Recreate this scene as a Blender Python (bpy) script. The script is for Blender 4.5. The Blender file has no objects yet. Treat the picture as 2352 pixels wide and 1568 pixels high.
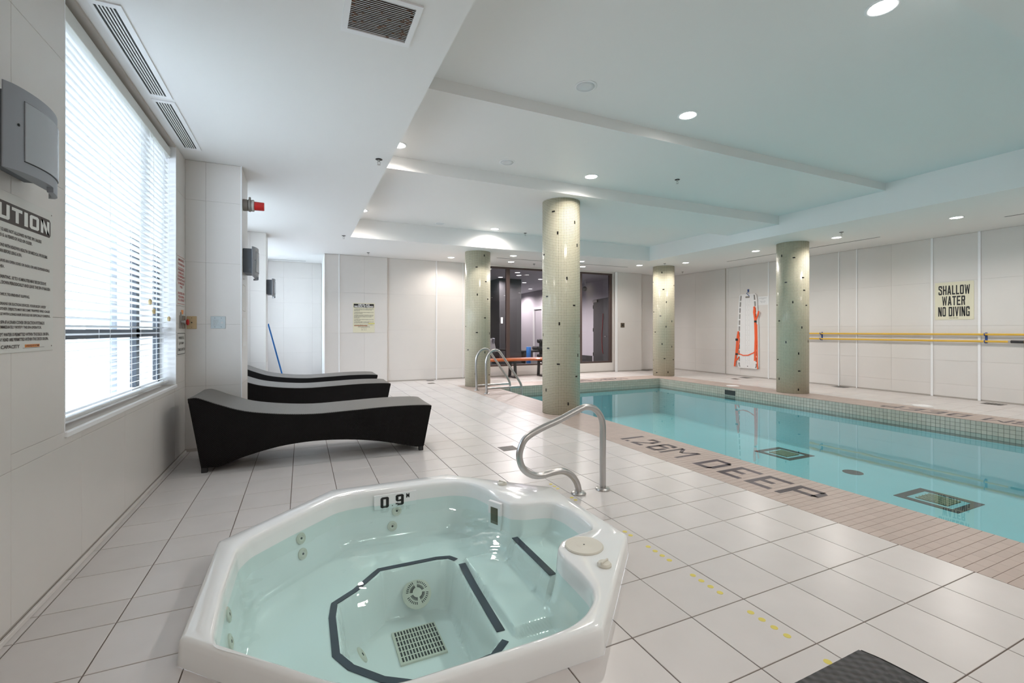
import bpy, math, random
from mathutils import Vector, Matrix
random.seed(7)
PI = math.pi
sc = bpy.context.scene
C = sc.collection
# ------------------------------------------------------------------ camera, light, exposure
EYE = 1.2
YAW = math.radians(24.66)
cam_d = bpy.data.cameras.new('camera')
cam = bpy.data.objects.new('camera', cam_d); C.objects.link(cam)
cam.location = (0, 0, EYE); cam.rotation_euler = (PI/2, 0, -YAW)
cam_d.sensor_width = 36; cam_d.lens = 36*1052/2352
cam_d.shift_y = -26/2352
cam_d.clip_start = .02; cam_d.clip_end = 200
sc.camera = cam
sc.view_settings.view_transform = 'Standard'
sc.view_settings.look = 'None'
sc.view_settings.gamma = 1
sc.view_settings.exposure = 0.42
sc.view_settings.use_curve_mapping = False
w = bpy.data.worlds.new('daylight'); sc.world = w; w.use_nodes = True
bg = w.node_tree.nodes['Background']
bg.inputs['Color'].default_value = (.76, .87, 1, 1); bg.inputs['Strength'].default_value = 6.6
sc.cycles.max_bounces = 10
sc.cycles.diffuse_bounces = 6
sc.cycles.glossy_bounces = 4
sc.cycles.transparent_max_bounces = 16
sc.cycles.sample_clamp_indirect = 6
LAMP_W = 24.0          # watts of one recessed lamp

# ------------------------------------------------------------------ materials
def mat(name, col, rough=.5, metal=0, spec=.5, noise=0, nscale=6, bump=0, bscale=40, emit=None, coat=0, vary=0):
    m = bpy.data.materials.new(name); m.use_nodes = True
    nt = m.node_tree; b = nt.nodes['Principled BSDF']
    b.inputs['Base Color'].default_value = (*col, 1)
    b.inputs['Roughness'].default_value = rough
    b.inputs['Metallic'].default_value = metal
    b.inputs['Specular IOR Level'].default_value = spec
    b.inputs['Coat Weight'].default_value = coat
    if emit:
        b.inputs['Emission Color'].default_value = (*emit[:3], 1); b.inputs['Emission Strength'].default_value = emit[3]
    N = nt.nodes.new; L = nt.links.new
    if noise or vary:
        tc = N('ShaderNodeTexCoord'); geo = N('ShaderNodeNewGeometry'); oi = N('ShaderNodeObjectInfo')
        nz = N('ShaderNodeTexNoise'); nz.inputs['Scale'].default_value = nscale; nz.inputs['Detail'].default_value = 5
        mp = N('ShaderNodeMapping')
        L(geo.outputs['Position'], mp.inputs[0]); L(mp.outputs[0], nz.inputs['Vector'])
        s1 = N('ShaderNodeMath'); s1.operation = 'MULTIPLY_ADD'; s1.inputs[1].default_value = 2*noise; s1.inputs[2].default_value = 1-noise
        L(nz.outputs['Fac'], s1.inputs[0])
        s2 = N('ShaderNodeMath'); s2.operation = 'ADD'; L(geo.outputs['Random Per Island'], s2.inputs[0]); L(oi.outputs['Random'], s2.inputs[1])
        s2b = N('ShaderNodeMath'); s2b.operation = 'FRACT'; L(s2.outputs[0], s2b.inputs[0])
        s3 = N('ShaderNodeMath'); s3.operation = 'MULTIPLY_ADD'; s3.inputs[1].default_value = 2*vary; s3.inputs[2].default_value = 1-vary
        L(s2b.outputs[0], s3.inputs[0])
        s4 = N('ShaderNodeMath'); s4.operation = 'MULTIPLY'; L(s1.outputs[0], s4.inputs[0]); L(s3.outputs[0], s4.inputs[1])
        vm = N('ShaderNodeVectorMath'); vm.operation = 'SCALE'; vm.inputs[0].default_value = col; L(s4.outputs[0], vm.inputs['Scale'])
        L(vm.outputs[0], b.inputs['Base Color'])
    if bump:
        tc = N('ShaderNodeTexCoord'); n2 = N('ShaderNodeTexNoise'); n2.inputs['Scale'].default_value = bscale; n2.inputs['Detail'].default_value = 4
        L(tc.outputs['Object'], n2.inputs['Vector'])
        bp = N('ShaderNodeBump'); bp.inputs['Strength'].default_value = bump; bp.inputs['Distance'].default_value = .01
        L(n2.outputs['Fac'], bp.inputs['Height']); L(bp.outputs[0], b.inputs['Normal'])
    return m

def mosaic_mat(name, tile, tile2, grout, pitch, gap, rough=.18, coord='UV'):
    """glazed mosaic: square pieces of one pitch with sunk joints, read in metres"""
    m = bpy.data.materials.new(name); m.use_nodes = True
    nt = m.node_tree; b = nt.nodes['Principled BSDF']; N = nt.nodes.new; L = nt.links.new
    tc = N('ShaderNodeTexCoord'); sep = N('ShaderNodeSeparateXYZ'); L(tc.outputs[coord], sep.inputs[0])
    masks = []; ids = []
    for ax in ('X', 'Y'):
        d = N('ShaderNodeMath'); d.operation = 'DIVIDE'; d.inputs[1].default_value = pitch; L(sep.outputs[ax], d.inputs[0])
        fr = N('ShaderNodeMath'); fr.operation = 'FRACT'; L(d.outputs[0], fr.inputs[0])
        fl = N('ShaderNodeMath'); fl.operation = 'FLOOR'; L(d.outputs[0], fl.inputs[0]); ids.append(fl)
        a = N('ShaderNodeMath'); a.operation = 'SUBTRACT'; a.inputs[1].default_value = .5; L(fr.outputs[0], a.inputs[0])
        ab = N('ShaderNodeMath'); ab.operation = 'ABSOLUTE'; L(a.outputs[0], ab.inputs[0])
        mr = N('ShaderNodeMapRange'); mr.inputs['From Min'].default_value = .5-gap; mr.inputs['From Max'].default_value = .5-gap*.5
        mr.inputs['To Min'].default_value = 1; mr.inputs['To Max'].default_value = 0; L(ab.outputs[0], mr.inputs['Value']); masks.append(mr)
    mk = N('ShaderNodeMath'); mk.operation = 'MULTIPLY'; L(masks[0].outputs[0], mk.inputs[0]); L(masks[1].outputs[0], mk.inputs[1])
    cb = N('ShaderNodeCombineXYZ'); L(ids[0].outputs[0], cb.inputs[0]); L(ids[1].outputs[0], cb.inputs[1])
    wn = N('ShaderNodeTexWhiteNoise'); wn.noise_dimensions = '2D'; L(cb.outputs[0], wn.inputs['Vector'])
    c1 = N('ShaderNodeMix'); c1.data_type = 'RGBA'; c1.inputs['A'].default_value = (*tile, 1); c1.inputs['B'].default_value = (*tile2, 1)
    L(wn.outputs['Value'], c1.inputs['Factor'])
    c2 = N('ShaderNodeMix'); c2.data_type = 'RGBA'; c2.inputs['A'].default_value = (*grout, 1)
    L(mk.outputs[0], c2.inputs['Factor']); L(c1.outputs['Result'], c2.inputs['B'])
    L(c2.outputs['Result'], b.inputs['Base Color'])
    r = N('ShaderNodeMapRange'); r.inputs['To Min'].default_value = .7; r.inputs['To Max'].default_value = rough; L(mk.outputs[0], r.inputs['Value'])
    L(r.outputs[0], b.inputs['Roughness'])
    bp = N('ShaderNodeBump'); bp.inputs['Strength'].default_value = .6; bp.inputs['Distance'].default_value = .0015
    ad = N('ShaderNodeMath'); ad.operation = 'MULTIPLY_ADD'; ad.inputs[1].default_value = .45; L(wn.outputs['Value'], ad.inputs[0]); L(mk.outputs[0], ad.inputs[2])
    L(ad.outputs[0], bp.inputs['Height']); L(bp.outputs[0], b.inputs['Normal'])
    return m

def schlick(nt, normal=None, f0=.02):
    """share of light mirrored by a clear surface, the same from either side"""
    N = nt.nodes.new; L = nt.links.new
    geo = N('ShaderNodeNewGeometry'); dt = N('ShaderNodeVectorMath'); dt.operation = 'DOT_PRODUCT'
    L(geo.outputs['Incoming'], dt.inputs[0]); L(normal or geo.outputs['Normal'], dt.inputs[1])
    ab = N('ShaderNodeMath'); ab.operation = 'ABSOLUTE'; L(dt.outputs['Value'], ab.inputs[0])
    om = N('ShaderNodeMath'); om.operation = 'SUBTRACT'; om.inputs[0].default_value = 1; L(ab.outputs[0], om.inputs[1]); om.use_clamp = True
    pw = N('ShaderNodeMath'); pw.operation = 'POWER'; pw.inputs[1].default_value = 5; L(om.outputs[0], pw.inputs[0])
    ma = N('ShaderNodeMath'); ma.operation = 'MULTIPLY_ADD'; ma.inputs[1].default_value = 1-f0; ma.inputs[2].default_value = f0; L(pw.outputs[0], ma.inputs[0])
    return ma
def water_mat(name, tint, ripple, scale):
    """clear water surface: tinted see-through body under a mirror that follows the Fresnel law"""
    m = bpy.data.materials.new(name); m.use_nodes = True
    nt = m.node_tree; nt.nodes.clear(); N = nt.nodes.new; L = nt.links.new
    out = N('ShaderNodeOutputMaterial'); mx = N('ShaderNodeMixShader')
    tr = N('ShaderNodeBsdfTransparent'); tr.inputs[0].default_value = (*tint, 1)
    gl = N('ShaderNodeBsdfGlossy'); gl.inputs['Roughness'].default_value = .015
    tc = N('ShaderNodeTexCoord'); nz = N('ShaderNodeTexNoise'); nz.inputs['Scale'].default_value = scale; nz.inputs['Detail'].default_value = 2
    L(tc.outputs['Object'], nz.inputs['Vector'])
    bp = N('ShaderNodeBump'); bp.inputs['Strength'].default_value = ripple; bp.inputs['Distance'].default_value = .01
    L(nz.outputs['Fac'], bp.inputs['Height']); L(bp.outputs[0], gl.inputs['Normal']); fr = schlick(nt, bp.outputs[0])
    L(fr.outputs[0], mx.inputs[0]); L(tr.outputs[0], mx.inputs[1]); L(gl.outputs[0], mx.inputs[2]); L(mx.outputs[0], out.inputs['Surface'])
    return m

def glass_mat(name, tint=(.93, .94, .95), ior=1.5, k=1.0):
    m = bpy.data.materials.new(name); m.use_nodes = True
    nt = m.node_tree; nt.nodes.clear(); N = nt.nodes.new; L = nt.links.new
    out = N('ShaderNodeOutputMaterial'); mx = N('ShaderNodeMixShader')
    tr = N('ShaderNodeBsdfTransparent'); tr.inputs[0].default_value = (*tint, 1)
    gl = N('ShaderNodeBsdfGlossy'); gl.inputs['Roughness'].default_value = .0
    fr = schlick(nt, None, .04)
    L(fr.outputs[0], mx.inputs[0]); L(tr.outputs[0], mx.inputs[1]); L(gl.outputs[0], mx.inputs[2]); L(mx.outputs[0], out.inputs['Surface'])
    return m

def weave_mat(name, col, col2, su, sv, rough=.42, spec=.5):
    m = bpy.data.materials.new(name); m.use_nodes = True
    nt = m.node_tree; b = nt.nodes['Principled BSDF']; N = nt.nodes.new; L = nt.links.new
    tc = N('ShaderNodeTexCoord'); sep = N('ShaderNodeSeparateXYZ'); L(tc.outputs['UV'], sep.inputs[0])
    def wave(ax, s, ph=0):
        a = N('ShaderNodeMath'); a.operation = 'MULTIPLY_ADD'; a.inputs[1].default_value = s; a.inputs[2].default_value = ph; L(sep.outputs[ax], a.inputs[0])
        f = N('ShaderNodeMath'); f.operation = 'SINE'; L(a.outputs[0], f.inputs[0]); return f
    wu = wave('X', su*2*PI); wv = wave('Y', sv*2*PI)
    p = N('ShaderNodeMath'); p.operation = 'MULTIPLY'; L(wu.outputs[0], p.inputs[0]); L(wv.outputs[0], p.inputs[1])
    h = N('ShaderNodeMapRange'); h.inputs['From Min'].default_value = -.8; h.inputs['From Max'].default_value = .8; L(p.outputs[0], h.inputs['Value'])
    mx = N('ShaderNodeMix'); mx.data_type = 'RGBA'; mx.inputs['A'].default_value = (*col2, 1); mx.inputs['B'].default_value = (*col, 1)
    L(h.outputs[0], mx.inputs['Factor']); L(mx.outputs['Result'], b.inputs['Base Color'])
    bp = N('ShaderNodeBump'); bp.inputs['Strength'].default_value = .7; bp.inputs['Distance'].default_value = .003
    L(h.outputs[0], bp.inputs['Height']); L(bp.outputs[0], b.inputs['Normal'])
    b.inputs['Roughness'].default_value = rough; b.inputs['Specular IOR Level'].default_value = spec
    return m

M = dict(
    wall=mat('warm_white_wall_tile', (.70, .665, .635), .32, noise=.03, nscale=2.5, vary=.015),
    seam=mat('wall_joint', (.50, .455, .415), .8),
    plaster=mat('white_plaster', (.80, .80, .79), .6),
    ceil=mat('white_ceiling_paint', (.83, .82, .81), .5, noise=.01, nscale=1.5),
    trim=mat('white_trim', (.86, .86, .87), .4),
    tile=mat('porcelain_floor_tile', (.63, .592, .575), .27, noise=.06, nscale=5, vary=.035),
    grout=mat('brown_grout', (.16, .125, .105), .9),
    coping=mat('beige_coping_tile', (.44, .355, .315), .4, noise=.05, nscale=9, vary=.05),
    copgrout=mat('coping_grout', (.30, .235, .205), .9),
    mark=mat('dark_marking_tile', (.045, .030, .042), .35, vary=.25),
    column=mosaic_mat('green_glass_mosaic', (.37, .35, .245), (.31, .295, .21), (.68, .63, .50), .0225, .16),
    colcap=mat('column_band', (.62, .60, .50), .4),
    black=mat('black_glass_tile', (.012, .01, .01), .2),
    band=mat('grey_waterline_tile', (.44, .42, .355), .2, vary=.06),
    bandgrout=mat('waterline_grout', (.13, .14, .12), .8),
    basin=mat('pool_plaster', (.27, .565, .60), .6, noise=.03, nscale=1.5),
    poolwater=water_mat('pool_water', (.82, .97, .99), .10, 1.6),
    tubwater=water_mat('tub_water', (.82, .96, .94), .4, 5.0),
    acrylic=mat('white_acrylic', (.86, .87, .87), .12, coat=.5),
    tape=mat('navy_tape', (.012, .02, .045), .5),
    fitting=mat('ivory_plastic', (.66, .63, .55), .35),
    slot=mat('dark_slot', (.02, .025, .025), .6),
    steel=mat('brushed_steel', (.50, .485, .475), .3, 1, bump=.08, bscale=30),
    wicker=weave_mat('wicker_top_sheen_grey', (.22, .20, .185), (.045, .04, .037), 55, 90),  # dark wicker, with the grey window sheen on the top put into its colour
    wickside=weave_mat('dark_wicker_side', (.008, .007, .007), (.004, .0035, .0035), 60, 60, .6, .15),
    wickbig=weave_mat('coarse_black_wicker', (.06, .055, .06), (.01, .01, .01), 26, 40),
    blind=mat('white_blind_slat', (.72, .73, .73), .5),
    dark=mat('dark_window_frame', (.035, .045, .06), .4),
    bronze=mat('bronze_frame', (.075, .05, .045), .4),
    glass=glass_mat('window_glass', (.97, .98, .98)),
    gymglass=glass_mat('partition_glass', (.80, .79, .82)),
    signwhite=mat('white_sign', (.70, .69, .66), .4),
    signcream=mat('cream_sign', (.72, .68, .52), .4),
    ink=mat('black_ink', (.015, .013, .013), .5),
    brownink=mat('dark_brown_ink', (.05, .035, .032), .5),
    redink=mat('red_ink', (.55, .09, .08), .5),
    orange=mat('orange_label', (.80, .28, .06), .5),
    yellowhl=mat('yellow_marker', (.66, .62, .14), .5),
    whiteink=mat('white_ink', (.85, .85, .83), .5),
    paper=mat('paper', (.80, .79, .79), .6),
    unit=mat('grey_plastic', (.30, .32, .36), .4),
    unitdark=mat('dark_grey_plastic', (.11, .125, .145), .5),
    lens=mat('frosted_lens', (.42, .45, .49), .25),
    beige=mat('tan_plate', (.56, .42, .24), .4),
    red=mat('red_lens', (.55, .01, .012), .15, coat=.4),
    grey=mat('cast_grey_metal', (.30, .28, .26), .45, .6),
    redplastic=mat('red_plastic', (.5, .02, .02), .4),
    board=mat('white_board_plastic', (.80, .79, .79), .35),
    strap=mat('orange_strap', (.85, .115, .03), .6),
    blue=mat('blue_plastic', (.03, .20, .60), .35),
    bluedark=mat('dark_blue_hook', (.02, .07, .30), .4),
    yellow=mat('yellow_pole', (.72, .44, .05), .35),
    rubber=mat('black_rubber', (.02, .02, .022), .6),
    wood=mat('orange_varnished_wood', (.42, .105, .03), .28, noise=.18, nscale=9, coat=.3),
    blackmetal=mat('black_metal', (.02, .018, .018), .45),
    vent=mat('rusty_louvre', (.62, .63, .63), .5, .0, noise=.25, nscale=14),
    rust=mat('rust_patch', (.12, .045, .02), .8, noise=.4, nscale=40),
    yellowdot=mat('yellow_dot', (.66, .56, .12), .5),
    palewhite=mat('unlit_lens', (.72, .74, .76), .3),
    gymwall=mat('gym_wall', (.60, .57, .62), .6),
    gymdark=mat('gym_dark_paint', (.045, .045, .048), .4),
    gymceil=mat('gym_ceiling', (.50, .50, .54), .6),
    gymfloor=mat('gym_rubber_floor', (.02, .02, .022), .7),
    outground=mat('pale_paving', (.78, .79, .80), .8),
    leaf=mat('pale_hedge', (.30, .42, .28), .8, noise=.3, nscale=8),
    outwall=mat('grey_stone_panel', (.42, .48, .55), .7),
    lamp=mat('lamp_lens', (1, .97, .93), .4, emit=(1, .965, .93, 14.0)),
    gymlamp=mat('gym_lamp_lens', (1, .97, .95), .4, emit=(1, .96, .95, 5.0)),
)

# ------------------------------------------------------------------ mesh helpers
class MB:
    def __init__(s): s.v = []; s.f = []; s.uv = []; s.smooth = False
    def add(s, vs, fs, uvs=None):
        o = len(s.v); s.v += [tuple(p) for p in vs]; s.f += [tuple(i+o for i in f) for f in fs]
        return s
    def box(s, x0, y0, z0, x1, y1, z1, b=0):
        if x1 < x0: x0, x1 = x1, x0
        if y1 < y0: y0, y1 = y1, y0
        if z1 < z0: z0, z1 = z1, z0
        if b <= 0:
            vs = [(x0,y0,z0),(x1,y0,z0),(x1,y1,z0),(x0,y1,z0),(x0,y0,z1),(x1,y0,z1),(x1,y1,z1),(x0,y1,z1)]
            return s.add(vs, [(3,2,1,0),(4,5,6,7),(0,1,5,4),(1,2,6,5),(2,3,7,6),(3,0,4,7)])
        b = min(b, (x1-x0)*.45, (y1-y0)*.45, (z1-z0)*.45)
        X = (x0, x0+b, x1-b, x1); Y = (y0, y0+b, y1-b, y1); Z = (z0, z0+b, z1-b, z1)
        import itertools
        vs = []; idx = {}
        def vi(a, c, d):
            if (a,c,d) not in idx: idx[(a,c,d)] = len(vs); vs.append((X[a],Y[c],Z[d]))
            return idx[(a,c,d)]
        fs = []
        q = lambda *t: fs.append(tuple(vi(*k) for k in t))
        q((1,1,3),(2,1,3),(2,2,3),(1,2,3)); q((1,2,0),(2,2,0),(2,1,0),(1,1,0))
        q((1,0,1),(2,0,1),(2,0,2),(1,0,2)); q((2,3,1),(1,3,1),(1,3,2),(2,3,2))
        q((0,2,1),(0,1,1),(0,1,2),(0,2,2)); q((3,1,1),(3,2,1),(3,2,2),(3,1,2))
        q((1,0,2),(2,0,2),(2,1,3),(1,1,3)); q((2,3,2),(1,3,2),(1,2,3),(2,2,3))
        q((0,2,2),(0,1,2),(1,1,3),(1,2,3)); q((3,1,2),(3,2,2),(2,2,3),(2,1,3))
        q((2,0,1),(1,0,1),(1,1,0),(2,1,0)); q((1,3,1),(2,3,1),(2,2,0),(1,2,0))
        q((0,1,1),(0,2,1),(1,2,0),(1,1,0)); q((3,2,1),(3,1,1),(2,1,0),(2,2,0))
        q((0,1,2),(0,1,1),(1,0,1),(1,0,2)); q((3,1,1),(3,1,2),(2,0,2),(2,0,1))
        q((3,2,2),(3,2,1),(2,3,1),(2,3,2)); q((0,2,1),(0,2,2),(1,3,2),(1,3,1))
        q((1,0,2),(1,1,3),(0,1,2)); q((2,1,3),(2,0,2),(3,1,2)); q((2,2,3),(3,2,2),(2,3,2)); q((1,2,3),(1,3,2),(0,2,2))
        q((1,1,0),(1,0,1),(0,1,1)); q((2,0,1),(2,1,0),(3,1,1)); q((3,2,1),(2,2,0),(2,3,1)); q((1,3,1),(1,2,0),(0,2,1))
        return s.add(vs, fs)
    def prism(s, poly, a0, a1, ax='z'):
        """extrude a 2D polygon along an axis; ax z: (x,y), ax y: (x,z), ax x: (y,z)"""
        n = len(poly)
        P = {'z': lambda p, a: (p[0], p[1], a), 'y': lambda p, a: (p[0], a, p[1]), 'x': lambda p, a: (a, p[0], p[1])}[ax]
        vs = [P(p, a0) for p in poly] + [P(p, a1) for p in poly]
        fs = [tuple(range(n))[::-1], tuple(range(n, 2*n))] + [(i, (i+1) % n, n+(i+1) % n, n+i) for i in range(n)]
        return s.add(vs, fs)
    def lathe(s, prof, c=(0,0,0), n=32, axis='z', cap=True):
        vs = []
        for r, z in prof:
            for i in range(n):
                a = 2*PI*i/n; p = (r*math.cos(a), r*math.sin(a), z)
                if axis == 'x': p = (p[2], p[0], p[1])
                if axis == 'y': p = (p[1], p[2], p[0])
                vs.append((p[0]+c[0], p[1]+c[1], p[2]+c[2]))
        fs = []
        for k in range(len(prof)-1):
            for i in range(n):
                j = (i+1) % n; fs.append((k*n+i, k*n+j, (k+1)*n+j, (k+1)*n+i))
        if cap: fs.append(tuple(range(n))[::-1]); fs.append(tuple((len(prof)-1)*n+i for i in range(n)))
        return s.add(vs, fs)
    def tube(s, pts, r, n=14, closed=False):
        P = [Vector(p) for p in pts]; m = len(P); rings = []
        up = None
        for i in range(m):
            t = (P[(i+1) % m]-P[i-1]) if closed else (P[min(i+1, m-1)]-P[max(i-1, 0)])
            t.normalize()
            if up is None: up = Vector((0,0,1)) if abs(t.z) < .9 else Vector((0,1,0))
            u = (up - t*up.dot(t)); u.normalize(); v = t.cross(u); up = u
            rings.append([P[i]+(u*math.cos(2*PI*k/n)+v*math.sin(2*PI*k/n))*r for k in range(n)])
        vs = [q for R in rings for q in R]; fs = []
        for i in range(m if closed else m-1):
            j = (i+1) % m
            for k in range(n):
                l = (k+1) % n; fs.append((i*n+k, i*n+l, j*n+l, j*n+k))
        if not closed: fs.append(tuple(range(n))[::-1]); fs.append(tuple((m-1)*n+k for k in range(n)))
        return s.add(vs, fs)
    def build(s, name, m, parent=None, smooth=False, loc=None, autos=None):
        me = bpy.data.meshes.new(name); me.from_pydata(s.v, [], s.f); me.materials.append(m)
        if smooth:
            me.polygons.foreach_set('use_smooth', [True]*len(me.polygons))
            if autos: me.set_sharp_from_angle(angle=math.radians(autos))
        me.update()
        return link(name, me, parent, loc)

def link(name, me, parent=None, loc=None):
    o = bpy.data.objects.new(name, me); C.objects.link(o)
    if parent: o.parent = parent
    if loc: o.location = loc
    return o
def tag(o, label=None, cat=None, group=None, kind=None):
    if label: o['label'] = label
    if cat: o['category'] = cat
    if group: o['group'] = group
    if kind: o['kind'] = kind
    return o
def empty(name, loc=(0,0,0), rz=0):
    o = bpy.data.objects.new(name, None); C.objects.link(o); o.location = loc; o.rotation_euler = (0,0,rz); o.empty_display_size = .1
    return o
def thing(name, label, cat, loc=(0,0,0), rz=0, group=None): return tag(empty(name, loc, rz), label, cat, group)
def struct(o): o['kind'] = 'structure'; return o
def copy_tree(o, parent=None):
    c = o.copy(); C.objects.link(c)
    if parent: c.parent = parent
    for ch in [k for k in o.children]: copy_tree(ch, c)
    return c
def spline(pts, per=8):
    P = [Vector(p) for p in pts]; P = [P[0]*2-P[1]] + P + [P[-1]*2-P[-2]]; out = []
    for i in range(1, len(P)-2):
        for k in range(per):
            t = k/per; a, b, c, d = P[i-1], P[i], P[i+1], P[i+2]
            out.append(.5*((2*b)+(c-a)*t+(2*a-5*b+4*c-d)*t*t+(3*b-a-3*c+d)*t**3))
    out.append(P[-2]); return out
_txt = {}
def text(name, s, m, parent, w, h, origin, right, up, bold=0.0, th=.0008, lines=1.0, align='LEFT'):
    """flat lettering scaled to fill w x h metres, its lower left corner at origin, lying in the plane of right and up"""
    cu = bpy.data.curves.new(name, 'FONT'); cu.body = s; cu.size = 1; cu.offset = bold; cu.resolution_u = 2; cu.space_line = lines; cu.align_x = align
    cu.fill_mode = 'BOTH'
    o = bpy.data.objects.new(name, cu); C.objects.link(o)
    dg = bpy.context.evaluated_depsgraph_get()
    me = bpy.data.meshes.new_from_object(o.evaluated_get(dg))
    bpy.data.objects.remove(o); bpy.data.curves.remove(cu)
    xs = [v.co.x for v in me.vertices]; ys = [v.co.y for v in me.vertices]
    x0, x1, y0, y1 = min(xs), max(xs), min(ys), max(ys)
    R = Vector(right); U = Vector(up); Nn = R.cross(U); O = Vector(origin)
    for v in me.vertices:
        v.co = O + R*((v.co.x-x0)/(x1-x0)*w) + U*((v.co.y-y0)/(y1-y0)*h) + Nn*th
    me.materials.clear(); me.materials.append(m)
    return link(name, me, parent)

def glyph(ch, a, b):
    """heavy block capital in a unit box; a and b are the stroke as a share of width and height"""
    r = lambda x0, y0, x1, y1: [(x0,y0),(x1,y0),(x1,y1),(x0,y1)]
    c = .5*a; d = .5*b; L = 1-a
    def bowl(l=True, rt=True, g=None):
        q = [[(c,0),(1-c,0),(1-a,b),(a,b)], [(a,1-b),(1-a,1-b),(1-c,1),(c,1)]]
        q.append([(c,0),(a,b),(a,1-b),(c,1),(0,1-d),(0,d)])
        q.append([(1-c,0),(1,d),(1,1-d),(1-c,1),(1-a,1-b),(1-a,b)] )
        return q
    G = {'H': [r(0,0,a,1), r(L,0,1,1), r(a,.5-d,L,.5+d)], 'L': [r(0,0,a,1), r(a,0,1,b)], 'I': [r(.5-c,0,.5+c,1)],
         'T': [r(0,1-b,1,1), r(.5-c,0,.5+c,1-b)], 'E': [r(0,0,a,1), r(a,0,1,b), r(a,1-b,1,1), r(a,.5-d,.88,.5+d)],
         'A': [[(0,0),(a*1.05,0),(.60,1),(.34,1)], [(1-a*1.05,0),(1,0),(.66,1),(.40,1)], r(.28,.2,.72,.2+b*.9)],
         'V': [[(0,1),(a*1.05,1),(.62,0),(.36,0)], [(1-a*1.05,1),(1,1),(.64,0),(.38,0)]],
         'W': [[(0,1),(.2,1),(.36,0),(.18,0)], [(.18,0),(.36,0),(.58,.95),(.42,.95)], [(.42,.95),(.58,.95),(.82,0),(.64,0)], [(.8,1),(1,1),(.82,0),(.64,0)]],
         'N': [r(0,0,a*.95,1), r(1-a*.95,0,1,1), [(0,1),(a*1.15,1),(1,0),(1-a*1.15,0)]],
         'O': bowl(), '9': [bowl()[0], bowl()[1], bowl()[3], [(0,.5),(a,.5),(a,1-b),(c,1),(0,1-d)], [(0,.5),(c,.36),(1-a,.36),(1-a,.36+b),(a,.5)], r(0,d,a,.24)], 'M': [r(0,0,a*.8,1), r(1-a*.8,0,1,1), [(0,1),(a*.9,1),(.58,.3),(.42,.3)], [(1-a*.9,1),(1,1),(.58,.3),(.42,.3)]], 'D': [r(0,0,a,1), r(a,0,1-c,b), r(a,1-b,1-c,1), [(1-c,0),(1,d),(1,1-d),(1-c,1),(1-a,1-b),(1-a,b)]],
         'C': [bowl()[0], bowl()[1], bowl()[2], [(1-c,0),(1,d),(1,.36),(1-a,.36),(1-a,b)], [(1-a,.66),(1,.66),(1,1-d),(1-c,1),(1-a,1-b)]],
         'G': [bowl()[0], bowl()[1], bowl()[2], [(1-c,0),(1,0),(1,.5),(1-a,.5),(1-a,b)], [(1-a,.68),(1,.68),(1,1-d),(1-c,1),(1-a,1-b)], r(.52,.5-b*.7,1-a,.5)],
         'U': [bowl()[0], [(c,0),(a,b),(a,1),(0,1),(0,d)], [(1-c,0),(1,d),(1,1),(1-a,1),(1-a,b)]],
         'R': [r(0,0,a,1), r(a,1-b,1-c,1), r(a,.46,1-c,.46+b*.9), [(1-c,.46),(1,.46+d),(1,1-d),(1-c,1),(1-a,1-b),(1-a,.46+b*.9)], [(1-a*1.1,0),(1,0),(.88,.48),(.5,.48)]],
         'S': [[(c,0),(1-c,0),(1-a,b),(a,b)], [(a,1-b),(1-a,1-b),(1-c,1),(c,1)], [(c,0),(a,b),(a,.33),(0,.33),(0,d)], [(1-c,0),(1,d),(1,.42),(1-a,.40),(1-a,b)], [(0,.58),(a,.62),(a,1-b),(c,1),(0,1-d)], [(1-a,.68),(1,.68),(1,1-d),(1-c,1),(1-a,1-b)], [(0,.60),(a*.8,.46+d),(1-a*.3,.30),(1,.42),(1-a*.5,.56),(a,.70)]]}
    return G.get(ch, [])
def block_text(name, s, m, parent, w, h, origin, right, up, sx=.33, sy=.16, th=.0008, gap=.19):
    """heavy condensed capitals filling w x h metres"""
    W_ = {'I': .36, 'W': 1.35, ' ': .40, 'A': 1.05, 'L': .85, 'V': 1.05}
    tot = sum(W_.get(c, 1) for c in s)+gap*(len(s)-1); k = w/tot
    R = Vector(right); U = Vector(up); Nn = R.cross(U); O = Vector(origin); x = 0; mb = MB()
    for c in s:
        wc = W_.get(c, 1)
        a = 1 if c == 'I' else sx/wc
        for q in glyph(c, a, sy):
            ar = sum(q[i][0]*q[(i+1) % len(q)][1]-q[(i+1) % len(q)][0]*q[i][1] for i in range(len(q)))
            if ar < 0: q = q[::-1]
            n = len(q); P3 = [O+R*((x+p[0]*wc)*k)+U*(p[1]*h) for p in q]
            mb.add([tuple(p+Nn*th) for p in P3], [tuple(range(n))])
        x += wc+gap
    return mb.build(name, m, parent)

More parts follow.
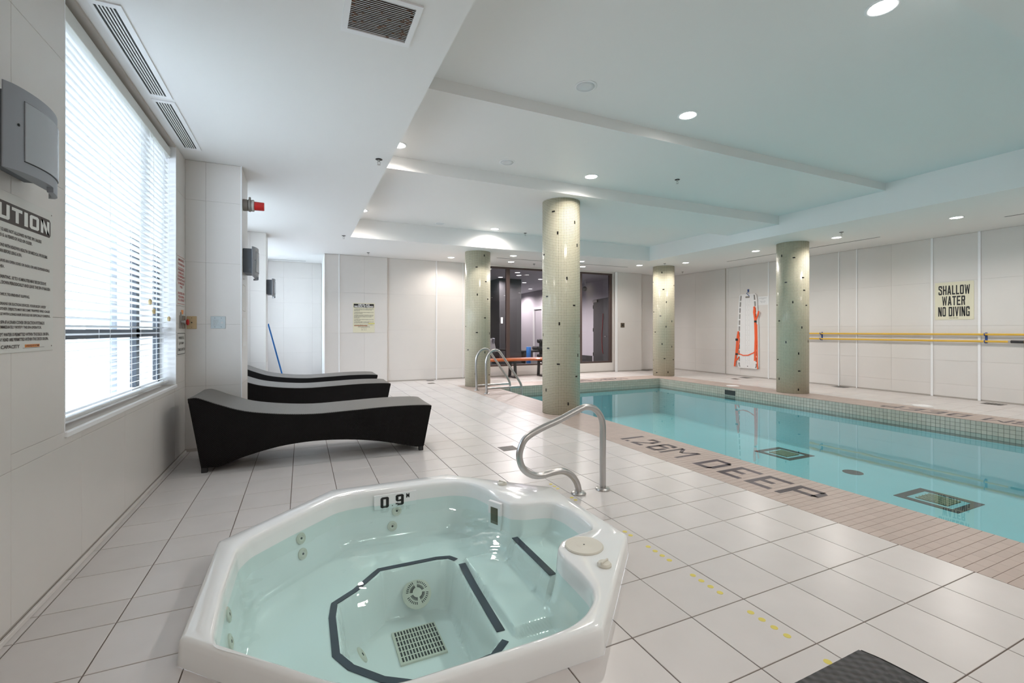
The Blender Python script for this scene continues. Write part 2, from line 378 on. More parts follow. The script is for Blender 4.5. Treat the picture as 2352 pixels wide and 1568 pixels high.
def clip_half(poly, n, d, keep_inside):
    """convex polygon cut by the line n.p = d"""
    out = []
    for i in range(len(poly)):
        a, b = poly[i], poly[(i+1) % len(poly)]
        da = n[0]*a[0]+n[1]*a[1]-d; db = n[0]*b[0]+n[1]*b[1]-d
        if not keep_inside: da, db = -da, -db
        if da <= 1e-9: out.append(a)
        if (da < -1e-9 and db > 1e-9) or (da > 1e-9 and db < -1e-9):
            t = da/(da-db); out.append((a[0]+(b[0]-a[0])*t, a[1]+(b[1]-a[1])*t))
    return out
def area(p): return abs(sum(p[i][0]*p[(i+1) % len(p)][1]-p[(i+1) % len(p)][0]*p[i][1] for i in range(len(p))))/2
TUB = (.6, 2.4); OCT = 1.0
def minus_octagon(poly, r=.955):
    core = poly
    for k in range(8):
        a = k*PI/4; n = (math.cos(a), math.sin(a)); core = clip_half(core, n, n[0]*TUB[0]+n[1]*TUB[1]+r, True)
        if len(core) < 3 or area(core) < 1e-6: return [poly]
    out = []; rest = poly
    for k in range(8):
        a = k*PI/4; n = (math.cos(a), math.sin(a)); d = n[0]*TUB[0]+n[1]*TUB[1]+r
        piece = clip_half(rest, n, d, False)
        if len(piece) > 2 and area(piece) > 1e-5: out.append(piece)
        rest = clip_half(rest, n, d, True)
        if len(rest) < 3 or area(rest) < 1e-6: break
    return out
def view_size(x, y, z, s=1):
    F = math.sin(YAW)*x+math.cos(YAW)*y; R = math.cos(YAW)*x-math.sin(YAW)*y
    if F < .2: return 0
    u = 1176+1052*R/F; v = 758-1052*(z-EYE)/F
    if not (-150 < u < 2500 and -150 < v < 1750): return 0
    return s/(F*F)*abs(z-EYE)/F if z < EYE else s/(F*F)

# ------------------------------------------------------------------ room dimensions
XL, XR, YN, YF, ZC = -1.04, 10.49, -2.5, 10.9, 2.88
PX0, PX1, PY0, PY1 = 3.70, 8.13, -.8, 8.87          # pool
CW = .66                                              # coping width
WX0, WX1, WY0, WY1 = .80, 7.68, -1.3, 8.72            # raised ceiling well
BAY = 12.5                                            # back of the left recess
PIER = -.56                                           # face of the window piers

# ---- floor: grout bed with proud porcelain tiles
fl = empty('floor'); struct(fl)
bed = MB()
def slab(x0, y0, x1, y1, cut=False):
    poly = [(x0,y0),(x1,y0),(x1,y1),(x0,y1)]
    for p in (minus_octagon(poly) if cut else [poly]): bed.prism(p, -.12, -.004)
slab(XL-.3, YN-.2, PX0-CW, .9); slab(XL-.3, .9, PX0-CW, 3.9, True); slab(XL-.3, 3.9, PX0-CW, BAY+.2)
slab(PX1+CW, YN-.2, XR+.2, YF+.15); slab(PX0-CW, PY1+CW, PX1+CW, YF+.15); slab(PX0-CW, YN-.2, PX1+CW, PY0-CW)
bed.build('grout_bed', M['grout'], fl)
GAP = .0025
tiles = []
xs = [-1.038, -1.003] + [-1.003+.3108*k for k in range(1, 14)]
xs[-1] = PX0-CW
ys = [2.387-.3195*j for j in range(0, 16)][::-1] + [2.577+.3185*j for j in range(0, 32)]
def cells(xs, ys, ymax, cut=False):
    for i in range(len(xs)-1):
        for j in range(len(ys)-1):
            x0, x1, y0, y1 = xs[i], xs[i+1], ys[j], min(ys[j+1], ymax)
            if y1-y0 < .03 or x1-x0 < .02: continue
            if x1 < PIER+.05 and (5.45 < (y0+y1)/2 < 5.95 or 9.0 < (y0+y1)/2 < 9.35): continue
            tiles.append((x0+GAP, y0+GAP, x1-GAP, y1-GAP))
cells(xs, ys, YF-.005)
cells([x for x in xs if x < .5], [YF-.005+.3185*k for k in range(0, 6)], BAY-.01)
xr = [PX1+CW+.3108*k for k in range(0, 6)]; xr[-1] = XR-.01
cells(xr, [y for y in ys if y > -2.6], YF-.11)
xf = [PX0-CW+.3108*k for k in range(0, 20)]; xf[-1] = PX1+CW; xf = [x for x in xf if x <= PX1+CW+.01]
if xf[-1] < PX1+CW-.01: xf.append(PX1+CW)
cells(xf, [PY1+CW, PY1+CW+.3185, PY1+CW+.637, PY1+CW+.9555, YF-.02], YF-.02)
def tile_mesh(mb, poly, z0=-.005, z1=0.0, ch=.0015):
    cx = sum(p[0] for p in poly)/len(poly); cy = sum(p[1] for p in poly)/len(poly); n = len(poly)
    ins = []
    for p in poly:
        d = math.hypot(p[0]-cx, p[1]-cy) or 1; k = 1-ch*1.6/d; ins.append((cx+(p[0]-cx)*k, cy+(p[1]-cy)*k))
    vs = [(p[0],p[1],z0) for p in poly]+[(p[0],p[1],z1-ch*.7) for p in poly]+[(p[0],p[1],z1) for p in ins]
    fs = [tuple(range(2*n, 3*n))]+[(i, (i+1)%n, n+(i+1)%n, n+i) for i in range(n)]+[(n+i, n+(i+1)%n, 2*n+(i+1)%n, 2*n+i) for i in range(n)]
    mb.add(vs, fs)
rank = sorted(tiles, key=lambda t: -view_size((t[0]+t[2])/2, (t[1]+t[3])/2, 0, (t[2]-t[0])*(t[3]-t[1])))
shared = {}
rest = MB(); made = 0
for t in rank:
    poly = [(t[0],t[1]),(t[2],t[1]),(t[2],t[3]),(t[0],t[3])]
    inside = abs((t[0]+t[2])/2-TUB[0]) < 1.3 and abs((t[1]+t[3])/2-TUB[1]) < 1.3
    polys = minus_octagon(poly) if inside else [poly]
    if not polys: continue
    if made < 300:
        cx, cy = (t[0]+t[2])/2, (t[1]+t[3])/2
        key = (round(t[2]-t[0], 3), round(t[3]-t[1], 3))
        whole = len(polys) == 1 and abs(area(polys[0])-area(poly)) < 1e-6
        if whole and key in shared: me = shared[key]
        else:
            mb = MB()
            for p in polys: tile_mesh(mb, [(a-cx, b-cy) for a, b in p], ch=.0015 if whole else .00005)
            me = bpy.data.meshes.new('tile'); me.from_pydata(mb.v, [], mb.f); me.materials.append(M['tile'])
            if whole: shared[key] = me
        link('tile', me, fl, (cx, cy, 0)); made += 1
    else:
        for p in polys: tile_mesh(rest, p)
tag(rest.build('tiles', M['tile'], fl), kind='stuff')

# ---- walls: backing with proud panels
ROWS = [.03, .645, 1.26, 1.875, 2.49, ZC-.004]
def wall(name, backing, panels_axis=None, const=0, face=1, ucuts=None, rows=ROWS, holes=(), m=None, seed=0):
    """backing: boxes; panels: rectangles in (u, z) on the plane; face is the sign of the outward normal"""
    e = empty(name); struct(e)
    mb = MB()
    for b in backing: mb.box(*b)
    mb.build('backing', M['seam'] if ucuts else M['plaster'], e)
    if not ucuts: return e
    g = .0008
    for ui in range(len(ucuts)-1):
        for zi in range(len(rows)-1):
            rects = [(ucuts[ui], rows[zi], ucuts[ui+1], rows[zi+1])]
            for hu0, hz0, hu1, hz1 in holes:
                nr = []
                for (a0, b0, a1, b1) in rects:
                    if a1 <= hu0 or a0 >= hu1 or b1 <= hz0 or b0 >= hz1: nr.append((a0,b0,a1,b1)); continue
                    if b0 < hz0: nr.append((a0,b0,a1,hz0))
                    if b1 > hz1: nr.append((a0,hz1,a1,b1))
                    if a0 < hu0: nr.append((a0,max(b0,hz0),hu0,min(b1,hz1)))
                    if a1 > hu1: nr.append((hu1,max(b0,hz0),a1,min(b1,hz1)))
                rects = nr
            for (a0, b0, a1, b1) in rects:
                if a1-a0 < .01 or b1-b0 < .01: continue
                p = MB()
                if panels_axis == 'x': p.box(const, a0+g, b0+g, const-face*.006, a1-g, b1-g, .0012)
                else: p.box(a0+g, const, b0+g, a1-g, const-face*.006, b1-g, .0012)
                p.build('panel', m or M['wall'], e)
    return e
W1 = (2.91, 5.06, .71)       # first window: y0, y1, sill height
W2 = (6.35, 8.6, .71); W3 = (9.75, 12.1, .71)
bx = []
def lwall(y0, y1): bx.append((XL-.3, y0, 0, XL-.004, y1, 3.6))
lwall(YN, W1[0]); lwall(W1[1], W2[0]); lwall(W2[1], W3[0]); lwall(W3[1], BAY+.2)
for wd in (W1, W2, W3): bx.append((XL-.3, wd[0], 0, XL-.004, wd[1], wd[2])); bx.append((XL-.3, wd[0], ZC-.02, XL-.004, wd[1], 3.6))
wall('wall_left', bx, 'x', XL, 1, [-.1, .54, 1.18, 1.82, 2.461, 3.10, 3.74, 4.38, 5.02, 5.43, 6.07, 6.71, 7.35, 7.99, 8.63, 8.95],
     holes=[(W1[0], W1[2], W1[1], 5), (W2[0], W2[2], W2[1], 5)])
wall('wall_pier', [(XL, 5.434, 0, PIER-.004, 5.99, ZC)], 'y', 5.43, -1, [XL, -.87, PIER])
pe = empty('wall_pier_side'); struct(pe)
for z0, z1 in zip(ROWS[:-1], ROWS[1:]): MB().box(PIER-.006, 5.433, z0+.001, PIER, 5.99, z1-.001, .0012).build('panel', M['wall'], pe)
wall('wall_far_pier', [(XL, 8.954, 0, PIER-.004, 9.4, ZC)], 'y', 8.95, -1, [XL, -.80, PIER])
pe = empty('wall_far_pier_side'); struct(pe)
for z0, z1 in zip(ROWS[:-1], ROWS[1:]): MB().box(PIER-.006, 8.953, z0+.001, PIER, 9.4, z1-.001, .0012).build('panel', M['wall'], pe)
wall('wall_recess', [(XL-.3, BAY+.004, 0, .6, BAY+.2, ZC+.6)], 'y', BAY, -1, [XL, -.4, .24, .45])
wall('wall_recess_side', [(.457, YF-.05, 0, .60, BAY, ZC)])
# far wall with the glazed partition
GX0, GX1, GZ0, GZ1 = 4.05, 8.23, .26, 2.845
wall('wall_far', [(.457, YF+.004, 0, GX0, YF+.15, 3.6), (GX1, YF+.004, 0, XR, YF+.15, 3.6), (GX0, YF+.004, 0, GX1, YF+.15, GZ0), (GX0, YF+.004, GZ1, GX1, YF+.15, 3.6)],
     'y', YF, -1, [1.80, 2.98, 3.66, GX0+.39, 5.08, 5.72, 6.36, 7.0, 7.64, GX1, 8.33, 9.2, XR], rows=[.02, GZ0, 1.2, 2.04, ZC-.004], holes=[(GX0, GZ0, GX1, GZ1)])
wall('wall_far_left', [(.457, YF-.05, 0, 1.80, YF, ZC)], 'y', YF-.06, -1, [.457, .757, 1.29, 1.80], rows=[.02, 1.14, 2.04, ZC-.004])
wall('wall_far_right', [(8.33, YF-.10, 0, 9.20, YF, ZC)], 'y', YF-.11, -1, [8.33, 9.20], rows=[.02, 1.46, ZC-.004])
wall('wall_right', [(XR+.004, YN, 0, XR+.2, YF+.2, 3.6)], 'x', XR, -1, [-.3, .9, 1.53, 2.6, 3.24, 3.77, 4.41, 5.05, 5.66, 6.01, 6.83, 7.64, 8.45, 8.82, 9.96, YF],
     rows=[.02, .24, .66, 1.28, 2.07, ZC-.004])
wall('wall_behind', [(XL-.3, YN-.2, 0, XR+.2, YN, 3.6)])
# trims
def trim(n, box, m='trim'): return struct(MB().box(*box, .003).build('trim_%d' % n, M[m]))
tn = 1
for y, wd in ((3.765, .018), (4.41, .017), (5.66, .010), (6.01, .010), (7.64, .013), (8.90, .012)):
    trim(tn, (XR-.018, y-wd, 0, XR, y+wd, ZC), 'seam' if y > 8 else 'trim'); tn += 1
for x, wd in ((2.98, .014), (3.66, .006)):
    trim(tn, (x-wd, YF-.016, 0, x+wd, YF, ZC)); tn += 1
trim(tn, (.447, YF-.075, 0, .463, YF-.055, ZC)); tn += 1
trim(tn, (.745, YF-.075, 0, .765, YF-.06, ZC)); tn += 1
trim(tn, (GX1+.02, YF-.10, 0, 8.335, YF-.09, ZC)); tn += 1
trim(tn, (PIER-.008, 5.424, 0, PIER+.003, 5.436, ZC)); tn += 1
struct(MB().box(XL, -2.4, 0, XL+.012, 5.42, .022, .002).build('baseboard_left', M['wall']))

# ---- ceiling: soffit ring and stepped panels
TOP = 3.7
ce = MB()
ce.box(XL-.3, YN-.2, ZC, WX0, BAY+.2, TOP); ce.box(WX1, YN-.2, ZC, XR+.2, YF+.2, TOP)
ce.box(WX0, WY1, ZC, WX1, YF+.2, TOP); ce.box(WX0, YN-.2, ZC, WX1, WY0, TOP)
struct(ce.build('ceiling', M['ceil']))
U0, U1, UB, U3 = 3.325, 3.22, 3.07, 3.22
for nm, y0, y1, z in (('ceiling_panel', WY0, .25, U0), ('ceiling_beam', .25, 1.31, UB), ('ceiling_panel', 1.31, 3.77, U0), ('ceiling_panel', 3.77, 5.40, U1), ('ceiling_beam', 5.40, 6.46, UB), ('ceiling_panel', 6.46, WY1, U3)):
    struct(MB().box(WX0, y0, z, WX1, y1, TOP).build(nm, M['ceil']))

# ------------------------------------------------------------------ swimming pool
WZ = -.165; PB = -.85
pool = thing('swimming_pool', 'rectangular indoor swimming pool with turquoise basin and beige tiled edge', 'swimming pool')
b = MB()
b.box(PX0-.2, PY0-.2, PB-.1, PX1+.2, PY1+.2, PB)
b.box(PX0-.2, PY0-.2, PB, PX0, PY1+.2, -.02); b.box(PX1, PY0-.2, PB, PX1+.2, PY1+.2, -.02)
b.box(PX0, PY0-.2, PB, PX1, PY0, -.02); b.box(PX0, PY1, PB, PX1, PY1+.2, -.02)
b.build('basin', M['basin'], pool)
cb = MB()
for bxx in ((PX0-CW, PY0-CW, PX0, PY1+CW), (PX1, PY0-CW, PX1+CW, PY1+CW), (PX0, PY1, PX1, PY1+CW), (PX0, PY0-CW, PX1, PY0)):
    cb.box(bxx[0], bxx[1], -.10, bxx[2], bxx[3], -.003)
cb.build('coping_bed', M['copgrout'], pool)
P5 = .0533; ct = []
def cop(x0, y0, x1, y1):
    nx = round((x1-x0)/.1066) if x1-x0 < 1 else round((x1-x0)/P5); ny = round((y1-y0)/.1066) if y1-y0 < 1 else round((y1-y0)/P5)
    dx, dy = (x1-x0)/nx, (y1-y0)/ny
    for i in range(nx):
        for j in range(ny):
            ct.append((x0+i*dx, y0+j*dy, dx, dy))
cop(PX0-CW, PY0-CW, PX0, PY1+CW); cop(PX1, PY0-CW, PX1+CW, PY1+CW); cop(PX0, PY1, PX1, PY1+CW)
ct.sort(key=lambda t: -view_size(t[0]+t[2]/2, t[1]+t[3]/2, 0))
ctm = {}
crest = MB(); g = .0011
def gxy(dx, dy): return (.0004, .0012) if dx > dy*1.5 else (.0012, .0004) if dy > dx*1.5 else (.0011, .0011)
for k, (x, y, dx, dy) in enumerate(ct):
    if k < 300:
        key = (round(dx, 4), round(dy, 4))
        if key not in ctm:
            gx, gy = gxy(dx, dy); mb = MB(); tile_mesh(mb, [(-dx/2+gx,-dy/2+gy),(dx/2-gx,-dy/2+gy),(dx/2-gx,dy/2-gy),(-dx/2+gx,dy/2-gy)], -.004, 0, .0006)
            me = bpy.data.meshes.new('coping_tile'); me.from_pydata(mb.v, [], mb.f); me.materials.append(M['coping']); ctm[key] = me
        link('coping_tile', ctm[key], pool, (x+dx/2, y+dy/2, 0))
    else:
        gx, gy = gxy(dx, dy); tile_mesh(crest, [(x+gx,y+gy),(x+dx-gx,y+gy),(x+dx-gx,y+dy-gy),(x+gx,y+dy-gy)], -.004, 0, .0006)
tag(crest.build('coping_tiles', M['coping'], pool), kind='stuff')
# waterline band of small tiles
bb = MB(); bt = []
bb.box(PX1-.004, PY0, -.25, PX1, PY1, -.004); bb.box(PX0, PY1-.004, -.25, PX1, PY1, -.004); bb.box(PX0, PY0, -.25, PX0+.004, PY1, -.004)
bb.build('band_bed', M['bandgrout'], pool)
yy = PY1
while yy-P5 > PY0:
    for k in range(4): bt.append(('x', PX1-.004, yy-P5, -.004-(k+1)*P5))
    yy -= P5
xx = PX0
while xx+P5 < PX1:
    for k in range(4): bt.append(('y', xx, PY1-.004, -.004-(k+1)*P5))
    xx += P5
yy = PY1
while yy-P5 > PY0:
    for k in range(4): bt.append(('l', PX0+.004, yy-P5, -.004-(k+1)*P5))
    yy -= P5
def bsize(t):
    x, y = t[1], t[2]
    if t[0] == 'l': return 0
    s = view_size(x, y, t[3]); 
    if t[3] < -.17: s *= .5
    return s
bt.sort(key=lambda t: -bsize(t))
brest = MB(); bg_ = .0016; bms = {}
for k, t in enumerate(bt):
    mb = MB() if k < 300 else brest
    if k < 300:
        if t[0] not in bms:
            m1 = MB()
            if t[0] == 'x': m1.box(-.003, bg_, bg_, .001, P5-bg_, P5-bg_, .0008)
            else: m1.box(bg_, -.003, bg_, P5-bg_, .001, P5-bg_, .0008)
            me = bpy.data.meshes.new('band_tile'); me.from_pydata(m1.v, [], m1.f); me.materials.append(M['band']); bms[t[0]] = me
        link('band_tile', bms[t[0]], pool, (t[1], t[2], t[3]))
    else:
        x, y, z = t[1:]
        if t[0] == 'x': brest.box(x-.003, y+bg_, z+bg_, x+.001, y+P5-bg_, z+P5-bg_)
        elif t[0] == 'l': brest.box(x-.001, y+bg_, z+bg_, x+.003, y+P5-bg_, z+P5-bg_)
        else: brest.box(x+bg_, y-.003, z+bg_, x+P5-bg_, y+.001, z+P5-bg_)
tag(brest.build('band_tiles', M['band'], pool), kind='stuff')
DG = mat('green_drain_grate', (.22, .27, .16), .5)
# skimmer mouth, drains
tag(MB().box(PX1-.012, 6.66, -.155, PX1-.004, 6.92, -.055, .003).build('skimmer_mouth', M['slot'], pool), 'dark rectangular skimmer mouth')
for (cx, cy) in ((7.28, 5.03), (6.98, 2.88)):
    fr = MB(); w0, w1 = .31, .225
    fr.box(cx-w0, cy-w0, PB, cx+w0, cy-w1, PB+.006); fr.box(cx-w0, cy+w1, PB, cx+w0, cy+w0, PB+.006)
    fr.box(cx-w0, cy-w1, PB, cx-w1, cy+w1, PB+.006); fr.box(cx+w1, cy-w1, PB, cx+w0, cy+w1, PB+.006)
    f = fr.build('drain_surround', M['ink'], pool); tag(f, 'black square frame round a floor drain')
    gr = MB(); gr.box(cx-.155, cy-.155, PB, cx+.155, cy+.155, PB+.004); gr.build('drain_pit', M['slot'], f)
    gr = MB()
    for i in range(11): gr.box(cx-.155, cy-.15+i*.028, PB+.004, cx+.155, cy-.15+i*.028+.012, PB+.014)
    for i in range(5): gr.box(cx-.155+i*.075, cy-.155, PB+.004, cx-.147+i*.075, cy+.155, PB+.014)
    gr.build('drain_grate', DG, f)
tag(MB().lathe([(.125, PB), (.125, PB+.004)], (7.22, 3.95, 0), 32).build('floor_disc', M['ink'], pool), 'dark round disc on the pool floor')
# depth markings made of small dark tiles
def stroke_letter(mb, ch, o, R, U, h, wd, st=.052, z=.0004):
    """blocky tile letters; coordinates are fractions of the letter box"""
    sw, sh = st/wd, st/h
    D = {'1': [[(.3,0),(.3+sw,0),(.3+sw,1),(.3,1)]],
         '.': [[(.3,0),(.3+sw,0),(.3+sw,sh*.8),(.3,sh*.8)]],
         '2': [[(0,0),(1,0),(1,sh),(0,sh)], [(0,sh*.9),(sw,sh*.9),(1,.55),(1,.72)], [(1-sw,.55),(1,.55),(1,.85),(1-sw,.85)], [(.12,1-sh),(.88,1-sh),(.88,1),(.12,1)], [(0,.75),(sw,.75),(.2,1),(.05,.9)]],
         '6': [[(0,.12),(sw,.12),(sw,.88),(0,.88)], [(.12,0),(.88,0),(.88,sh),(.12,sh)], [(.12,1-sh),(.88,1-sh),(.88,1),(.12,1)], [(1-sw,.1),(1,.1),(1,.45),(1-sw,.45)], [(.12,.5),(.88,.5),(.88,.5+sh),(.12,.5+sh)], [(1-sw,.75),(1,.75),(1,.9),(1-sw,.9)]],
         'M': [[(0,0),(sw*.8,0),(sw*.8,1),(0,1)], [(1-sw*.8,0),(1,0),(1,1),(1-sw*.8,1)], [(0,1),(.42,.55),(.58,.55),(.2,1)], [(1,1),(.8,1),(.42,.55),(.58,.55)]],
         'D': [[(0,0),(sw,0),(sw,1),(0,1)], [(sw,0),(.8,0),(.9,sh),(sw,sh)], [(sw,1-sh),(.9,1-sh),(.8,1),(sw,1)], [(1-sw,.14),(1,.14),(1,.86),(1-sw,.86)], [(.8,0),(1,.16),(1-sw,.2),(.7,sh)], [(.8,1),(.7,1-sh),(1-sw,.8),(1,.84)]],
         'E': [[(0,0),(sw,0),(sw,1),(0,1)], [(sw,0),(1,0),(1,sh),(sw,sh)], [(sw,1-sh),(1,1-sh),(1,1),(sw,1)], [(sw,.5-sh/2),(.7,.5-sh/2),(.7,.5+sh/2),(sw,.5+sh/2)]],
         'P': [[(0,0),(sw,0),(sw,1),(0,1)], [(sw,1-sh),(.85,1-sh),(.85,1),(sw,1)], [(1-sw,.5),(1,.5),(1,.88),(1-sw,.88)], [(sw,.45),(.85,.45),(.85,.45+sh),(sw,.45+sh)], [(.8,1),(.75,1-sh),(1-sw,.85),(1,.88)], [(.8,.45),(1,.55),(1-sw,.6),(.75,.45+sh)]]}[ch]
    for q in D:
        pts = [Vector(o)+Vector(R)*(a*wd)+Vector(U)*(c*h) for a, c in q]
        # cut each stroke into rows one tile high so the pale joints run through it
        ha = max(c for a, c in q)*h
        poly = [(a*wd, c*h) for a, c in q]
        k = 0
        umin = min(p[0] for p in poly); umax = max(p[0] for p in poly)
        i0 = math.floor(umin/.0266); i1 = math.ceil(umax/.0266)
        for i in range(i0, i1):
            pc = clip_half(poly, (1,0), i*.0266+.0007, False)
            if len(pc) < 3: continue
            pc = clip_half(pc, (1,0), (i+1)*.0266-.0007, True)
            if len(pc) < 3 or area(pc) < 1e-6: continue
            P3 = [Vector(o)+Vector(R)*a+Vector(U)*c for a, c in pc]
            n = len(P3)
            vs = [(p.x, p.y, -.001) for p in P3]+[(p.x, p.y, z) for p in P3]
            mb.add(vs, [tuple(range(n))[::-1], tuple(range(n, 2*n))]+[(a, (a+1) % n, n+(a+1) % n, n+a) for a in range(n)])
def depth_mark(start, R, U, name='depth_marking'):
    seq = [('1', 0, .1), ('.', .08, .1), ('2', .20, .16), ('6', .42, .18), ('M', .63, .25), ('D', 1.06, .20), ('E', 1.325, .215), ('E', 1.59, .215), ('P', 1.85, .225)]
    for ch, off, wd in seq:
        o = Vector(start)+Vector(R)*off
        mb = MB(); stroke_letter(mb, ch, o, R, U, .31, wd, .05)
        mb.build(name, M['mark'], pool)
depth_mark((3.20, 4.14, 0), (0,-1,0), (1,0,0))
depth_mark((8.60, 2.09, 0), (0,1,0), (-1,0,0))
depth_mark((7.35, 9.36, 0), (-1,0,0), (0,-1,0))
pw = MB(); pw.add([(PX0,PY0,WZ),(PX1,PY0,WZ),(PX1,PY1,WZ),(PX0,PY1,WZ)], [(0,1,2,3)])
tag(pw.build('pool_water', M['poolwater']), 'clear turquoise water filling the long rectangular pool', 'water', kind='stuff')

# ------------------------------------------------------------------ hot tub
tub = thing('hot_tub', 'white acrylic octagonal hot tub sunk in the tiled floor', 'hot tub', (TUB[0], TUB[1], 0))
INN = [(-.287,1.955),(-.30,2.3),(-.292,2.66),(-.25,2.77),(-.075,2.955),(.20,3.215),(.30,3.245),(.44,3.25),(.86,3.225),(.99,3.21),(1.075,3.16),(1.13,3.08),(1.165,2.95),(1.17,2.78),(1.205,2.65),(1.29,2.595),(1.40,2.585),(1.465,2.55),(1.492,2.46),(1.495,2.3),(1.485,2.16),(1.45,2.11),(1.334,2.10),(1.233,2.075),(1.173,2.01),(1.155,1.93),(1.15,1.80),(1.14,1.66),(1.09,1.57),(1.0,1.50),(.91,1.465),(.793,1.455),(.5,1.455),(.30,1.455),(.20,1.475),(.078,1.56),(-.05,1.69),(-.18,1.81),(-.26,1.88)]
def polar(pts, n):
    ps = sorted((math.atan2(y-TUB[1], x-TUB[0]) % (2*PI), math.hypot(x-TUB[0], y-TUB[1])) for x, y in pts)
    ps = [(ps[-1][0]-2*PI, ps[-1][1])]+ps+[(ps[0][0]+2*PI, ps[0][1])]
    R = []
    for i in range(n):
        a = 2*PI*i/n
        for k in range(len(ps)-1):
            if ps[k][0] <= a <= ps[k+1][0]:
                (a0, r0), (a1, r1) = ps[k], ps[k+1]
                p0 = (r0*math.cos(a0), r0*math.sin(a0)); p1 = (r1*math.cos(a1), r1*math.sin(a1))
                dx, dy = p1[0]-p0[0], p1[1]-p0[1]; den = dx*math.sin(a)-dy*math.cos(a)
                R.append((p0[1]*dx-p0[0]*dy)/(-den) if abs(den) > 1e-9 else r0); R[-1] = abs(R[-1]); break
    for it in range(2): R = [(R[i-1]+2*R[i]+R[(i+1) % n])/4 for i in range(n)]
    return R
NT = 320
RI = polar(INN, NT)
def roct(a):
    m = (a+PI/8) % (PI/4)-PI/8
    return OCT/math.cos(m)
SEAT, STEP1, STEP2, WELL = -.235, -.10, -.205, -.50
FW = [(.16,2.45),(.17,2.555),(.28,2.64),(.43,2.80),(.76,2.79),(.83,2.775),(.865,2.71),(.86,2.6),(.84,2.0),(.835,1.945),(.76,1.885),(.62,1.87),(.425,1.87),(.315,1.945),(.205,2.065),(.158,2.17)]
def sdf(x, y, poly):
    d = 1e9; ins = False; n = len(poly)
    for i in range(n):
        ax_, ay = poly[i]; bx_, by = poly[(i+1) % n]
        t = max(0, min(1, ((x-ax_)*(bx_-ax_)+(y-ay)*(by-ay))/((bx_-ax_)**2+(by-ay)**2)))
        d = min(d, math.hypot(x-ax_-t*(bx_-ax_), y-ay-t*(by-ay)))
        if (ay > y) != (by > y) and x < (bx_-ax_)*(y-ay)/(by-ay)+ax_: ins = not ins
    return -d if ins else d
def ss(t): t = max(0, min(1, t)); return t*t*(3-2*t)
def hgt(x, y):
    z = SEAT
    a = ss((x-.90)/.02)*ss((y-1.93)/.03)*ss((2.72-y)/.03); z = z+(STEP2-z)*a
    b_ = ss((x-1.135)/.065)*ss((y-1.98)/.06); z = z+(STEP1-z)*b_
    d = sdf(x, y, FW); z = z+(WELL-z)*ss((-d-.002)/.06)
    return z
v = []; f = []
rings = []
def ring(fn): rings.append([fn(i, 2*PI*i/NT) for i in range(NT)])
cs = [(math.cos(2*PI*i/NT), math.sin(2*PI*i/NT)) for i in range(NT)]
def P(i, r, z): return (cs[i][0]*r, cs[i][1]*r, z)
ring(lambda i, a: P(i, roct(a)+.004, .001)); ring(lambda i, a: P(i, roct(a), .07)); ring(lambda i, a: P(i, roct(a)-.003, .088)); ring(lambda i, a: P(i, roct(a)-.010, .097)); ring(lambda i, a: P(i, roct(a)-.022, .101))
ring(lambda i, a: P(i, (roct(a)-.022)*.5+(RI[i]+.018)*.5, .101))
ring(lambda i, a: P(i, RI[i]+.018, .100)); ring(lambda i, a: P(i, RI[i]+.008, .096)); ring(lambda i, a: P(i, RI[i]+.001, .086)); ring(lambda i, a: P(i, RI[i]-.002, .06))
def wallz(i, r0): 
    return hgt(TUB[0]+cs[i][0]*r0, TUB[1]+cs[i][1]*r0)
for t in (.25, .5, .75, .92): ring(lambda i, a, t=t: P(i, RI[i]-.004-.045*t*t, .06+(wallz(i, RI[i]-.10)-.06)*t))
KR = 70
for k in range(KR):
    def fn(i, a, k=k):
        r = (RI[i]-.075)*(1-k/KR)
        return P(i, r, hgt(TUB[0]+cs[i][0]*r, TUB[1]+cs[i][1]*r))
    ring(fn)
v = [p for R in rings for p in R]; nR = len(rings)
for k in range(nR-1):
    for i in range(NT):
        j = (i+1) % NT; f.append((k*NT+i, k*NT+j, (k+1)*NT+j, (k+1)*NT+i))
v.append((0, 0, hgt(*TUB))); ci = len(v)-1
for i in range(NT): f.append(((nR-1)*NT+i, (nR-1)*NT+(i+1) % NT, ci))
sh = MB(); sh.v = v; sh.f = f
shell = sh.build('shell', M['acrylic'], tub, smooth=True, autos=50)
def tl(x, y, z=0): return (x-TUB[0], y-TUB[1], z)
# tape strips on the edges under water
def ribbon(pts, wd, name, dz=.004):
    mb = MB(); P2 = [Vector((p[0], p[1])) for p in pts]; n = len(P2); L_ = []; R_ = []
    for i in range(n):
        t = (P2[min(i+1, n-1)]-P2[max(i-1, 0)]).normalized(); nn = Vector((-t.y, t.x))
        L_.append(P2[i]+nn*wd/2); R_.append(P2[i]-nn*wd/2)
    vs = []
    zc = [max(hgt(P2[i].x+(L_[i].x-P2[i].x)*q, P2[i].y+(L_[i].y-P2[i].y)*q) for q in (-1.2, -.5, 0, .5, 1.2))+dz for i in range(n)]
    for side in (L_, R_):
        for i, p in enumerate(side): vs.append(tl(p.x, p.y, zc[i]))
    vs += [(a, b2, c-.003) for a, b2, c in vs]; m2 = 2*n
    fs = [(i, i+1, n+i+1, n+i) for i in range(n-1)] + [(m2+n+i, m2+n+i+1, m2+i+1, m2+i) for i in range(n-1)]
    fs += [(i+1, i, m2+i, m2+i+1) for i in range(n-1)] + [(n+i, n+i+1, m2+n+i+1, m2+n+i) for i in range(n-1)]
    mb.add(vs, fs); return mb.build(name, M['tape'], tub)
def dens(pts, k=6):
    out = []
    for i in range(len(pts)-1):
        for j in range(k): t = j/k; out.append((pts[i][0]*(1-t)+pts[i+1][0]*t, pts[i][1]*(1-t)+pts[i+1][1]*t))
    return out+[pts[-1]]
